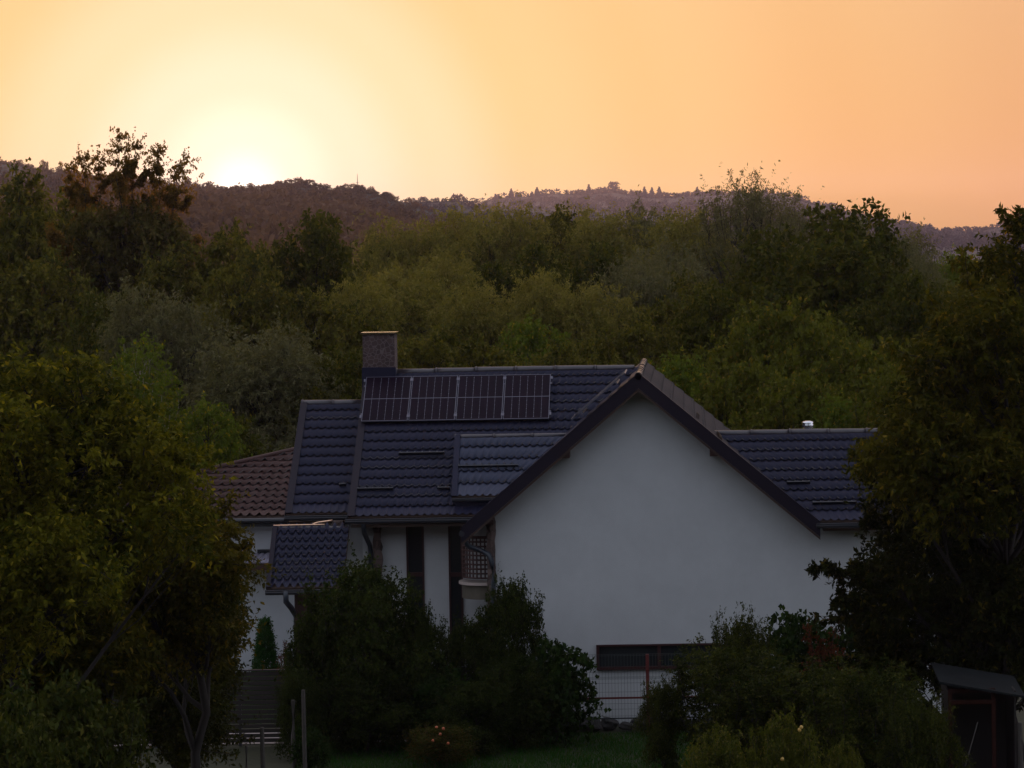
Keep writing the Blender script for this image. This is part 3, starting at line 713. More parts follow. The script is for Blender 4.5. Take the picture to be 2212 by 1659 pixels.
plabels = ['solar panel on the front roof, nearest the stone chimney', 'second solar panel from the chimney on the front roof', 'third solar panel from the chimney, above the dormer corner', 'solar panel at the gable end of the row of four']
for k in range(4):
    o = pan if k == 0 else copy_tree(pan)
    o.location = c0+Vector((k*stepx+.006, 0, 0)); o.rotation_euler = (pitchM, 0, 0); o['label'] = plabels[k]
    sc_ = (stepx-.03)/1.134; o.scale = (sc_, 1, 1)
# panels on the gable's left slope, seen edge-on
ang = math.atan(gs)
top = Vector((cx, 0, az))-Vector((1, 0, gs)).normalized()*.22+nl*.24
for k, lb in enumerate(['solar panel on the left gable slope, seen edge-on by the verge', 'solar panel on the left gable slope, behind the edge-on one']):
    o = copy_tree(pan); o.scale = (1, 1, 1)
    # local x -> -Y?, local y -> up slope, local z -> slope normal
    X = Vector((0, -1, 0)); Yl = Vector((1, 0, gs)).normalized(); Z = X.cross(Yl).normalized()
    org = top-Yl*1.74+Vector((0, YV+1.6+k*1.18, 0))
    o.matrix_world = Matrix(((X.x, Yl.x, Z.x, org.x), (X.y, Yl.y, Z.y, org.y), (X.z, Yl.z, Z.z, org.z), (0, 0, 0, 1))); o['label'] = lb

# ------------------------------------------------------------------ neighbour's brown-roofed house
YN = 80.0
nb = empty('brown_roof_house', (at(480, 1400, YN).x, YN+4, 0), 'white house with a brown metal tile hip roof behind the left trees', 'house')
nz_, NYr, nrz = plane_roof(360, 640, 1117, 950, YN-.6, 24)
xa = at(250, 1117, YN-.6).x; xb = at(700, 1117, YN-.6).x
za = on_plane(634, 974, (0, YN-.6, nz_), Vector((0, -math.tan(R(24)), 1)).normalized()); zbp = on_plane(425, 1022, (0, YN-.6, nz_), Vector((0, -math.tan(R(24)), 1)).normalized())
tN = Vector((0, -math.tan(R(24)), 1)).normalized()
sl = (za-zbp)
EL = zbp-sl*((zbp.z-nz_)/sl.z); EL = Vector((EL.x, YN-.6, nz_))
RLp = za+sl*((nrz-za.z)/sl.z); RLp = Vector((RLp.x, NYr, nrz)); 
if RLp.x > xb-.3: xb = RLp.x+.8
o, ex_, up_, n_ = tile_roof('roof', EL, Vector((xb, YN-.6, nz_)), RLp, Vector((xb, NYr, nrz)), nb, M['tile_b'], tw=.26, rh=.36, amp=.024, step=.042)
b = MB(); slab(b, [EL, Vector((xb, YN-.6, nz_)), Vector((xb, NYr, nrz)), RLp], tN, -.15, -.02)
bk = 2*NYr-(YN-.6); b.prism([EL, RLp, Vector((EL.x, bk, nz_))], (0, 0, -.1)); b.prism([RLp, Vector((xb, NYr, nrz)), Vector((xb, bk, nz_)), Vector((EL.x, bk, nz_))], (0, 0, -.1)); b.build('roof_deck', M['soffit'], nb)
b = MB(); b.tube([EL+Vector((0, 0, .03)), RLp+Vector((0, 0, .04))], .07, 8); b.tube([RLp+Vector((0, 0, .04)), Vector((xb, NYr, nrz+.04))], .07, 8); b.build('hip_cap', M['tile_b'], nb, True)
b = MB(); b.tube([(EL.x, YN-.68, nz_-.1), (xb, YN-.68, nz_-.1)], .07, 8); b.box(EL.x, xb, YN-.58, YN+.3, nz_-.28, nz_-.2); b.build('gutter', M['gutter'], nb)
xw0 = EL.x+.8
b = MB(); b.box(xw0, xb, YN, bk-.6, -.5, nz_-.2); b.build('wall', M['stucco2'], nb)
def nwin(x0, x1, y0, y1, rails=0, nm='window'):
    a = at(x0, y0, YN-.03); c = at(x1, y1, YN-.03); b = MB(); b.box(a.x, c.x, YN-.02, YN-.004, c.z, a.z); f = b.build(nm, M['glass'], nb)
    b = MB(); w = .06; b.box(a.x, a.x+w, YN-.06, YN-.021, c.z, a.z); b.box(c.x-w, c.x, YN-.06, YN-.021, c.z, a.z); b.box(a.x+w, c.x-w, YN-.06, YN-.021, a.z-w, a.z); b.box(a.x+w, c.x-w, YN-.06, YN-.021, c.z, c.z+w); b.build('window_frame', M['gutter'], f)
nwin(556, 600, 1187, 1199); nwin(470, 502, 1240, 1345, 0, 'door_glazing'); nwin(300, 350, 1180, 1240)
p = at(524, 1195, YN-.9); q = at(590, 1215, YN-.9)
b = MB(); zt_ = at(540, 1196, YN).z; zb_ = at(540, 1216, YN-.9).z
x0, x1 = p.x-.6, q.x+.5; k = 0; x = x0
while x < x1:
    b.prism([(x, YN-.9, zb_), (x+.06, YN-.9, zb_+.025), (x+.12, YN-.9, zb_+.025), (x+.155, YN-.9, zb_), (x+.155, YN-.9, zb_-.012), (x, YN-.9, zb_-.012)], (0, .9, zt_-zb_)); x += .156
b.build('canopy_roof', M['greyroof'], nb)
b = MB(); b.box(x0, x1, YN-.9, YN-.001, zb_-.22, zb_-.02); b.build('canopy_beam', M['wood'], nb)
# pink house glimpsed at the far left edge
YP = 230.
pk = empty('pink_house', (at(-10, 680, YP).x, YP+4, 0), 'small pink house with pale grey roof at the left picture edge', 'house')
a = at(-160, 640, YP); c = at(24, 668, YP)
b = MB(); b.box(a.x, c.x, YP, YP+8, -1, at(0, 652, YP).z); b.build('wall', M['pink'], pk)
b = MB(); zr = at(0, 652, YP).z; b.prism([(a.x-.4, YP-.5, zr), (a.x-.4, YP+4, zr+1.0), (a.x-.4, YP+8.5, zr)], (c.x-a.x+.8, 0, 0)); b.build('roof', M['greyroof'], pk)
b = MB(); b.box(a.x, c.x-.3, YP-.5, YP-.01, at(0, 680, YP).z, at(0, 668, YP).z); b.build('plinth', M['greyroof'], pk)

# ------------------------------------------------------------------ fences, posts, shed, rocks
YS = 67.7
sf = empty('slatted_fence', (at(600, 1605, YS).x, YS, 0), 'long dark wooden fence of horizontal slats below the garden shrubs', 'fence')
fx0 = at(150, 1500, YS).x; fx1 = at(1120, 1500, YS).x; ft = at(400, 1452, YS).z; fb = at(400, 1606, YS).z
b = MB(); ns = 15; ph_ = (ft-fb)/ns
for k in range(ns): b.box(fx0, fx1, YS, YS+.02, fb+k*ph_, fb+k*ph_+ph_*.80)
b.build('slats', M['slat'], sf)
b = MB(); b.box(fx0, fx1, YS-.03, YS+.05, ft+.002, ft+.03); b.build('top_rail', M['gutter'], sf)
x = fx0
while x < fx1:
    b = MB(); b.box(x, x+.07, YS+.022, YS+.09, -.1, ft); b.build('fence_post', M['gutter'], sf); x += 2.0
b = MB(); b.box(fx0, fx1, YS+.25, YS+1.9, .012, .02)
dr = b.build('path', M['pale']); tag(dr, 'pale concrete path seen through gaps of the slatted fence', 'path', kind='structure')
YM = 68.6
mf = empty('mesh_fence', (at(1300, 1560, YM).x, YM, 0), 'green welded wire mesh fence with a red post before the white wall', 'fence')
a = at(1150, 1413, YM); c = at(1560, 1413, YM); zt = at(1300, 1414, YM).z; zb = at(1300, 1562, YM).z
b = MB(); x = a.x
while x < c.x: b.box(x-.003, x+.003, YM-.003, YM+.003, zb, zt); x += .076
for t in (0, .02, .26, .33, .345, .36, .42, .55, .72, .80, .9):
    z = zt+(zb-zt)*t; b.box(a.x, c.x, YM-.009, YM-.0035, z-.003, z+.003)
b.build('wire_mesh', M['wire'], mf)
p = at(1398, 1413, YM-.06); b = MB(); b.box(p.x-.04, p.x+.04, YM-.10, YM-.03, -.2, p.z); b.build('fence_post', M['redpaint'], mf)
z = at(1300, 1509, YM-.06).z; b = MB(); b.box(a.x, c.x, YM-.03, YM-.011, z-.022, z+.022); b.build('fence_rail', M['redpaint'], mf)
z = at(1300, 1553, YM-.03).z; b = MB(); b.box(a.x, c.x, YM+.006, YM+.03, z-.015, z+.015); b.build('fence_rail', M['gutter'], mf)
for (px, top, Y, w, lb) in ((532, 1609, 60.5, .06, 'short weathered stake, lowest one at the bottom edge'), (566, 1571, 61, .085, 'thick weathered post with a flat top near the bottom edge'),
                       (655, 1490, 63, .08, 'tall weathered post in front of the dark bushes'), (633, 1512, 64, .09, 'pale post half hidden by the small leafy bush'), (2203, 1560, 57, .09, 'grey wooden post at the bottom right edge')):
    p = at(px, top, Y); g_ = gz(p.x, Y)
    b = MB(); rj = random.Random(px); b.tube([(p.x+.02, Y, g_-.2), (p.x+rj.uniform(-.01,.01), Y, (p.z+g_)/2), (p.x, Y, p.z-.02), (p.x, Y, p.z)], [w*.62, w*.6, w*.55, w*.45], 7)
    o = b.build('fence_stake', M['post']); o.location = (0, 0, 0); tag(o, lb, 'post', 'weathered posts in the garden')
# shed
YD = 57.0
p0 = at(2048, 1495, YD); p1 = at(2148, 1500, YD); g_ = gz(p0.x, YD)
sh = empty('garden_shed', ((p0.x+p1.x)/2, YD+.8, g_), 'small dark open garden shed with red-brown frame and tin roof', 'shed')
b = MB()
for x in (p0.x, p1.x-.06): b.box(x, x+.08, YD, YD+.08, g_-.2, p0.z)
b.box(p0.x, p1.x+.02, YD-.01, YD+.07, p0.z-.25, p0.z-.17); b.box(p0.x, p1.x+.02, YD-.01, YD+.07, p0.z-.02, p0.z+.06); b.build('door_frame', M['shedwood'], sh)
b = MB(); b.box(p0.x, p0.x+.04, YD+.081, YD+1.6, g_-.2, p0.z); b.box(p1.x+.4, p1.x+.44, YD+.081, YD+1.6, g_-.2, p0.z); b.box(p0.x+.04, p1.x+.4, YD+1.55, YD+1.6, g_-.2, p0.z); b.build('wall', M['slat'], sh)
b = MB(); q0 = at(2030, 1478, YD-.15); q1 = at(2160, 1500, YD-.15)
b.prism([(q0.x, YD-.15, q0.z), (q1.x+.5, YD-.15, q1.z-.08), (q1.x+.5, YD-.15, q1.z-.04), (q0.x, YD-.15, q0.z+.05)], (0, 1.9, .12)); b.build('roof', M['tin'], sh)
b = MB(); b.tube([at(2085, 1655, YD-.3), at(2112, 1560, YD-.05)], .012, 6); o = b.build('garden_pole', M['post']); tag(o, 'thin pole leaning against the open shed front', 'pole')
# rocks along the foot of the wall
rr = random.Random(9); x = at(1190, 1565, 69.0).x; xe = at(1560, 1565, 69.0).x; k = 0
while x < xe:
    r = rr.uniform(.13, .30); bm = bmesh.new(); bmesh.ops.create_icosphere(bm, subdivisions=3, radius=1)
    ph = [rr.uniform(0, 6) for _ in range(4)]
    for v in bm.verts:
        c_ = v.co; f_ = 1+.16*math.sin(3*c_.x+ph[0])*math.cos(2.5*c_.y+ph[1])+.10*math.sin(6*c_.z+ph[2]+3*c_.x)+.04*math.sin(13*c_.y+ph[3]+9*c_.z)
        v.co = Vector((c_.x*r*1.15, c_.y*r*.9, c_.z*r*.75))*f_
    me = bpy.data.meshes.new('rock'); bm.to_mesh(me); bm.free(); me.materials.append(M['rock'])
    o = link('rock', me); o.location = (x, 69.1+rr.uniform(-.15, .15), r*.35+.08)
    tag(o, 'dark rounded rock at the foot of the white wall, %s from the left' % ORD[k], 'rock', 'rocks along the foot of the wall'); x += r*1.9; k += 1
# ------------------------------------------------------------------ vegetation
def unit(a): return a/(np.linalg.norm(a, axis=-1, keepdims=True)+1e-9)
class Plant:
    """trunk, limbs and twigs as tapered tubes; leaves as separate folded blades along shoots"""
    def __init__(s, seed, H):
        s.rng = np.random.default_rng(seed); s.H = H; s.wv = []; s.wf = []; s.nw = 0; s.lv = []
        s.trunk = []
    def tube(s, pts, r0, r1, n=5):
        pts = np.asarray(pts, float); k = len(pts); t = np.linspace(0, 1, k)[:, None]
        d = unit(np.gradient(pts, axis=0)); a = unit(np.cross(d, [.31, .17, .93]+.0*d)); b = np.cross(d, a)
        w = np.arange(n)*2*math.pi/n; r = r0+(r1-r0)*t
        ring = pts[:, None]+(a[:, None]*np.cos(w)[None, :, None]+b[:, None]*np.sin(w)[None, :, None])*r[:, :, None]
        s.wv.append(ring.reshape(-1, 3)); i, j = np.meshgrid(np.arange(n), np.arange(k-1)); i = i.ravel(); j = j.ravel()*n
        s.wf.append(np.stack([j+i, j+(i+1) % n, j+n+(i+1) % n, j+n+i], 1)+s.nw); s.nw += k*n
    def limb(s, a, b, r0, r1, sag=.12, k=6):
        a = np.array(a, float); b = np.array(b, float); t = np.linspace(0, 1, k)[:, None]; L = np.linalg.norm(b-a)
        off = s.rng.normal(size=3)*L*sag; p = a+(b-a)*t+off*np.sin(t*math.pi)+s.rng.normal(size=(k, 3))*L*.012
        p[0] = a; p[-1] = b; s.tube(p, r0, r1); return p
    def leaves(s, base, dirs, n, length, L, Wd, droop=.3, spread=.8, lvar=.35):
        """base (m,3) shoot roots, dirs (m,3); n leaves per shoot, each shoot of given length"""
        g = s.rng; m = len(base)
        t = (.12+.88*g.random((m, n, 1))); ln = (length*(.55+.8*g.random((m, 1, 1)))) if np.isscalar(length) else length[:, None, None]
        bend = g.normal(size=(m, 1, 3))*.25
        P = base[:, None]+dirs[:, None]*t*ln+bend*ln*t*t; P[..., 2:] -= droop*t*t*ln
        ax = unit(dirs[:, None]+2*t*bend-np.array([0, 0, 1.])*(2*droop*t))
        rd = unit(g.normal(size=(m, n, 3))); rd = unit(rd-ax*np.sum(rd*ax, -1, keepdims=True))
        ld = unit(ax*.55+rd*spread-np.array([0, 0, .25])); sd = unit(np.cross(ld, rd+g.normal(size=rd.shape)*.6))
        l = L*(1-lvar+2*lvar*g.random((m, n, 1))); w = Wd*(1-lvar+2*lvar*g.random((m, n, 1)))
        nn = np.cross(ld, sd)
        v0 = P; v1 = P+ld*l*.45+sd*w*.5+nn*w*.12; v2 = P+ld*l-nn*l*.12-np.array([0, 0, 1.])*l*.08; v3 = P+ld*l*.45-sd*w*.5+nn*w*.12
        s.lv.append(np.stack([v0, v1, v2, v3], 2).reshape(-1, 3))
    def lobes(s, lst, base_z=.15, r0=None, clumps=22, shoots=5, n=10, slen=.5, L=.12, W=.06, droop=.3, up=.35, spread=.8, inner=.25, twig=True, flat=.85):
        """lst: (x, y, z, r) lobes in metres; clumps sit on the lobe surfaces"""
        g = s.rng; r0 = r0 or s.H*.022
        top = max(lst, key=lambda q: q[2]); tp = s.limb((0, 0, -.3), (top[0]*.6, top[1]*.6, top[2]), r0, r0*.25, .03, 10)
        cen = np.array([[q[0], q[1], q[2]] for q in lst]).mean(0)
        for (x, y, z, r) in lst:
            c = np.array([x, y, z]); zz = max(base_z*s.H, z-math.hypot(x, y)*1.0-r*.6)
            k = int(np.argmin(np.abs(tp[:, 2]-zz))); lp = s.limb(tp[k], c, r0*.45, r0*.12, .08)
            nc = max(4, int(clumps*(r/1.0)**1.6))
            d = unit(g.normal(size=(nc, 3))+np.array([0, 0, .25])); rad = r*(.55+.5*g.random((nc, 1))); ins = g.random((nc, 1)) < inner; rad = np.where(ins, rad*.5, rad)
            cc = c+d*rad*np.array([1, 1, flat])
            if twig:
                for q in cc[::2]: s.limb(lp[int(g.integers(2, 6))], q, r0*.10, r0*.03, .08, 4)
            base = np.repeat(cc, shoots, 0)+g.normal(size=(nc*shoots, 3))*.10*r
            dr = unit(np.repeat(d, shoots, 0)*.7+unit(g.normal(size=base.shape))*.9+np.array([0, 0, up]))
            s.leaves(base, dr, n, slen, L, W, droop, spread)
    def sprays(s, tips, n, L, W, droop=.2, spread=.8, r=.012, sub=3):
        """long leafy shoots that stick out of the crown: tips = list of (root, tip)"""
        for a, b in tips:
            p = s.limb(a, b, r, r*.3, .06, 6); d = unit(np.array(b, float)-np.array(a, float)); ln = np.linalg.norm(np.array(b)-np.array(a))
            base = p[1:]; dd = np.repeat(d[None], len(base), 0)
            s.leaves(np.array(a, float)[None], d[None], n, np.array([ln]), L, W, .02, spread)
            bb = np.repeat(base, sub, 0); dr = unit(dd.repeat(sub, 0)*.8+unit(s.rng.normal(size=bb.shape))*.9)
            s.leaves(bb, dr, max(4, n//5), ln*.22, L, W, droop, spread)
    def meshes(s, leaf, bark):
        V = np.concatenate(s.lv); lm = npmesh('crown', V, np.arange(len(V)).reshape(-1, 4), leaf)
        tm = npmesh('trunk', np.concatenate(s.wv), np.concatenate(s.wf), bark, True)
        if hasattr(s, 'split'):
            lm.materials.append(L['glow']); ix = np.zeros(len(V)//4, np.int32); ix[s.split:] = 1; lm.polygons.foreach_set('material_index', ix)
        b = V.reshape(-1, 3); return dict(leaf=lm, trunk=tm, H=float(np.percentile(b[:, 2], 99.9)), R=float((np.percentile(b[:, 0], 98)-np.percentile(b[:, 0], 2))/2))
NT = [0]
def plant(pr, x, top, Y, hw, label, cat='tree', group=None, name='tree', rot=None, base=None, names=('crown', 'trunk'), ysc=1.0, minr=.5):
    """stand a copy of prototype pr so that its crown top is at picture height `top`"""
    p = at(x, top, Y); z0 = gz(p.x, Y) if base is None else base
    rt = empty(name, (p.x, Y, z0), label, cat, group)
    sx = (hw/F*Y)/pr['R']; sz = (p.z-z0)/pr['H']
    if name != 'birch_tree' and name != 'thuja_tree': sx = max(sx, minr*sz)
    rt.scale = (sx, sx*ysc, sz); rt.rotation_euler.z = rs.random()*6.283 if rot is None else rot
    for nm, k in zip(names, ('leaf', 'trunk')):
        o = bpy.data.objects.new(nm, pr[k]); COL.objects.link(o); o.parent = rt
    return rt
def rand_lobes(g, n, R, z0, z1, r0, r1, prof=lambda t: math.sin(math.pi*(.12+.80*t))**.7):
    out = []
    for k in range(n):
        t = (k+.5)/n; rr = R*prof(t)*math.sqrt(g.uniform(.15, 1)); th = k*2.4+g.uniform(-.5, .5)
        out.append((rr*math.cos(th), rr*math.sin(th), z0+(z1-z0)*t, g.uniform(r0, r1)))
    return out
rg = random.Random(12)
P = {}
def proto(key, seed, H, lobes, leaf, bark, extra=None, **k):
    p = Plant(seed, H); p.lobes(lobes, **k)
    if extra: extra(p)
    P[key] = p.meshes(L[leaf], M[bark]); return P[key]
def shoots_up(n, R, z0, z1, L_, W_, ln=(.5, 1.2), nl=52, lean=.3, droop=.15, r=.02):
    def f(p):
        t = []
        for _ in range(n):
            th = p.rng.random()*6.283; rr = R*math.sqrt(p.rng.random()); z = z0+(z1-z0)*(1-rr/R*.8)*(.7+.3*p.rng.random()); l = p.rng.uniform(*ln)
            a = (rr*math.cos(th), rr*math.sin(th), z-.3)
            t.append((a, (a[0]+math.cos(th)*l*lean+p.rng.normal()*.12*l, a[1]+math.sin(th)*l*lean, a[2]+l+.2)))
        p.sprays(t, nl, L_, W_, droop, r=r)
    return f
# mid-distance trees
proto('broad', 21, 12, rand_lobes(rg, 15, 3.3, 2.8, 10.3, 1.4, 2.1), 'broad', 'bark', clumps=26, shoots=6, n=11, slen=.75, L=.22, W=.12, extra=shoots_up(24, 3, 8, 10.8, .2, .1, (.5, 1.3)))
proto('broad2', 22, 12, rand_lobes(rg, 13, 3.6, 2.4, 10.0, 1.3, 2.2), 'dark', 'bark', clumps=26, shoots=6, n=11, slen=.8, L=.24, W=.12, extra=shoots_up(20, 3, 8, 10.6, .2, .1, (.5, 1.4)))
proto('willow', 23, 12, rand_lobes(rg, 17, 3.2, 3.2, 10.3, 1.3, 2.0), 'willow', 'bark', clumps=26, shoots=7, n=13, slen=.8, L=.20, W=.06, droop=.4, up=.2, extra=shoots_up(14, 3, 8, 10.6, .2, .05, (.4, 1.0), 36))
proto('willow2', 24, 12, rand_lobes(rg, 16, 3.5, 3.0, 10.2, 1.3, 2.0), 'grey', 'bark', clumps=26, shoots=7, n=13, slen=.8, L=.20, W=.06, droop=.3, up=.2, extra=shoots_up(14, 3.3, 8, 10.6, .2, .05, (.4, .9), 36))
proto('weep', 25, 11, rand_lobes(rg, 13, 3.2, 3.6, 9.6, 1.2, 1.8), 'willow', 'bark', clumps=24, shoots=7, n=18, slen=1.6, L=.24, W=.05, droop=1.2, up=.5)
def open_crown(p):   # big upward forks with separate tufts at the top
    tips = []
    for x, z, dx, dz in [(-2.6,13.6,-.5,2.5),(-2.2,13.8,.0,2.6),(-1.6,13.9,.1,2.6),(-.5,14.2,.2,2.7),(-.1,14.2,.1,3.1),(.3,14.2,.3,2.7),(1.1,13.7,.2,2.9),(1.6,13.8,.2,2.9),(2.0,13.4,.6,2.7),(2.3,13.2,.9,3.1),
                         (-3.0,11.5,-1.0,2.0),(2.8,11.5,1.0,1.5),(-3.6,8.6,-1.3,2.2),(-4.1,9.4,-.5,2.4),(3.2,9.3,1.6,.8)]:
        y = p.rng.normal()*.8; tips.append(((x, y, z), (x+dx*.9, y+p.rng.normal()*.3, z+dz)))
        for _ in range(2):
            k = p.rng.random()*.5+.3; tips.append(((x+dx*k, y, z+dz*k), (x+dx*k+p.rng.normal()*.38, y+p.rng.normal()*.5, min(16.9, z+dz*k+p.rng.uniform(.1, .7)))))
        p.limb((x*.45, 0, z-3.4), (x, y, z), .09, .04, .05)
    p.split = sum(len(v) for v in p.lv)//4
    p.sprays(tips, 100, .13, .085, .2, .9, .03, 10)
proto('tall', 26, 17, [(x_, y_, z_, r_*1.22) for x_, y_, z_, r_ in [(-2.6,0,9.2,1.5),(-1.2,.6,11.6,1.6),(0,0,13.2,1.3),(1.3,-.4,12.3,1.5),(2.3,.4,10.0,1.5),(.3,.8,10.2,1.8),(-1.0,-.8,8.4,1.9),(1.4,.6,7.8,1.9),(-2.4,0,6.3,1.9),(2.9,0,6.4,1.8),(.2,-1,5.6,2.0),(-3.3,.5,4.2,1.8),(3.6,0,4.0,1.8),(0,1,3.4,2.1),(-1.9,-1,13.1,.9),(1.9,0,13.0,.9)]],
      'poplar', 'bark', clumps=26, shoots=7, n=11, slen=.8, L=.20, W=.13, up=.5, extra=open_crown)
proto('wisp', 27, 14, rand_lobes(rg, 14, 2.8, 4.5, 12.2, 1.0, 1.5), 'grey', 'bark', clumps=15, shoots=5, n=12, slen=1.2, L=.22, W=.05, droop=.3, up=.8, extra=shoots_up(40, 2.6, 10.5, 12.8, .2, .05, (.8, 1.9), 30))
proto('maple', 28, 9, rand_lobes(rg, 16, 2.7, 2.0, 8.0, 1.0, 1.5), 'maple', 'bark', clumps=30, shoots=6, n=10, slen=.55, L=.17, W=.12, extra=shoots_up(26, 2.5, 6.6, 8.4, .16, .09, (.5, 1.2)))
proto('fresh', 29, 9, rand_lobes(rg, 14, 2.4, 2.0, 7.9, .9, 1.4), 'fresh', 'bark', clumps=30, shoots=6, n=11, slen=.6, L=.15, W=.09, extra=shoots_up(26, 2.2, 6.4, 8.2, .14, .08, (.5, 1.2)))
proto('birch', 30, 9, rand_lobes(rg, 14, 1.5, 2.6, 8.2, .7, 1.0, lambda t: (1-t*.75)), 'fresh', 'birch', clumps=30, shoots=5, n=9, slen=.5, L=.09, W=.07, r0=.09, up=.6, extra=shoots_up(26, 1.3, 6, 8.4, .09, .07, (.5, 1.3)))
# near walnuts, plum and shrubs
def walnut_arms(p):
    t = []
    for _ in range(26):
        th = p.rng.random()*6.283; z = p.rng.uniform(2.6, 8.6); R_ = 2.5*math.sin(math.pi*min(.95, (z-.6)/9.6))**.6; l = p.rng.uniform(.6, 1.1)
        a = (R_*math.cos(th), R_*math.sin(th), z); t.append((a, (a[0]+math.cos(th)*l, a[1]+math.sin(th)*l, a[2]+p.rng.uniform(-.2, .8))))
    p.sprays(t, 26, .15, .068, .3, .9, .016, 4)
    shoots_up(20, 2.0, 7.6, 9.0, .15, .068, (.5, 1.3), 22)(p)
proto('walnut', 31, 9.6, rand_lobes(rg, 22, 2.6, 1.3, 8.5, .8, 1.3), 'walnut', 'bark', clumps=46, shoots=6, n=11, slen=.5, L=.145, W=.065, droop=.5, extra=walnut_arms)
proto('walnut2', 32, 9.6, rand_lobes(rg, 24, 2.7, 1.0, 8.6, .8, 1.3), 'walnut2', 'bark', clumps=46, shoots=6, n=11, slen=.5, L=.145, W=.065, droop=.5, extra=walnut_arms)
proto('plum', 33, 7, rand_lobes(rg, 18, 1.9, 2.2, 6.2, .6, 1.0), 'plum', 'bark', clumps=60, shoots=6, n=11, slen=.4, L=.10, W=.05, extra=shoots_up(22, 1.6, 5.4, 6.5, .09, .045, (.4, .9)))
proto('bush', 34, 3.6, rand_lobes(rg, 18, 1.35, .5, 3.0, .40, .65), 'bush', 'bark', clumps=150, shoots=5, n=9, slen=.26, L=.07, W=.042, r0=.05, extra=shoots_up(40, 1.2, 2.4, 3.1, .07, .04, (.25, .6), 20, r=.007))
proto('apple', 35, 3.6, rand_lobes(rg, 16, 1.3, .5, 2.9, .38, .6), 'apple', 'bark', clumps=130, shoots=5, n=9, slen=.3, L=.075, W=.038, up=.7, r0=.05, extra=shoots_up(60, 1.3, 2.2, 3.0, .075, .036, (.35, .95), 48, .15, r=.012))
proto('lit', 36, 3.0, rand_lobes(rg, 12, 1.0, .4, 2.3, .34, .5), 'lit', 'bark', clumps=120, shoots=5, n=9, slen=.3, L=.075, W=.038, up=.8, r0=.04, extra=shoots_up(46, 1.0, 1.7, 2.5, .075, .036, (.3, .8), 40, .12, r=.011))
proto('leafy', 37, 3.0, rand_lobes(rg, 13, 1.2, .4, 2.4, .36, .55), 'apple', 'bark', clumps=90, shoots=5, n=8, slen=.3, L=.10, W=.055, up=.5, r0=.04, extra=shoots_up(30, 1.1, 1.8, 2.5, .10, .05, (.3, .7), 18, .2, r=.008))
proto('vine', 38, 2.6, rand_lobes(rg, 11, .95, .5, 2.1, .35, .5), 'vine', 'bark', clumps=90, shoots=4, n=6, slen=.35, L=.12, W=.11, up=.2, droop=.5, r0=.03, spread=1.0)
proto('rose', 39, 1.9, rand_lobes(rg, 11, .75, .35, 1.45, .25, .38), 'rose', 'bark', clumps=220, shoots=5, n=8, slen=.22, L=.05, W=.035, r0=.02, extra=shoots_up(30, .7, 1.0, 1.6, .05, .03, (.2, .5), 16, r=.006))
proto('rusty', 40, 2.2, rand_lobes(rg, 7, .5, .8, 1.6, .25, .35), 'rust' if 'rust' in L else 'rose', 'bark', clumps=120, shoots=4, n=7, slen=.22, L=.06, W=.035, r0=.03)
def cone_plant():
    p = Plant(41, 1.7); g = p.rng; p.limb((0, 0, 0), (0, 0, 1.5), .03, .01, .01)
    n = 3400; t = g.random(n)**1.1; th = g.random(n)*6.283; r = .29*(1-t)**.62*(.7+.3*g.random(n))*(1+.08*np.sin(th*5+t*9))
    b = np.stack([r*np.cos(th), r*np.sin(th), .03+t*1.6], 1); d = unit(np.stack([np.cos(th)*.5, np.sin(th)*.5, np.ones(n)], 1)+g.normal(size=(n, 3))*.2)
    p.leaves(b, d, 6, .10, .045, .02, 0, .5); return p.meshes(L['thuja'], M['bark'])
P['thuja'] = cone_plant()

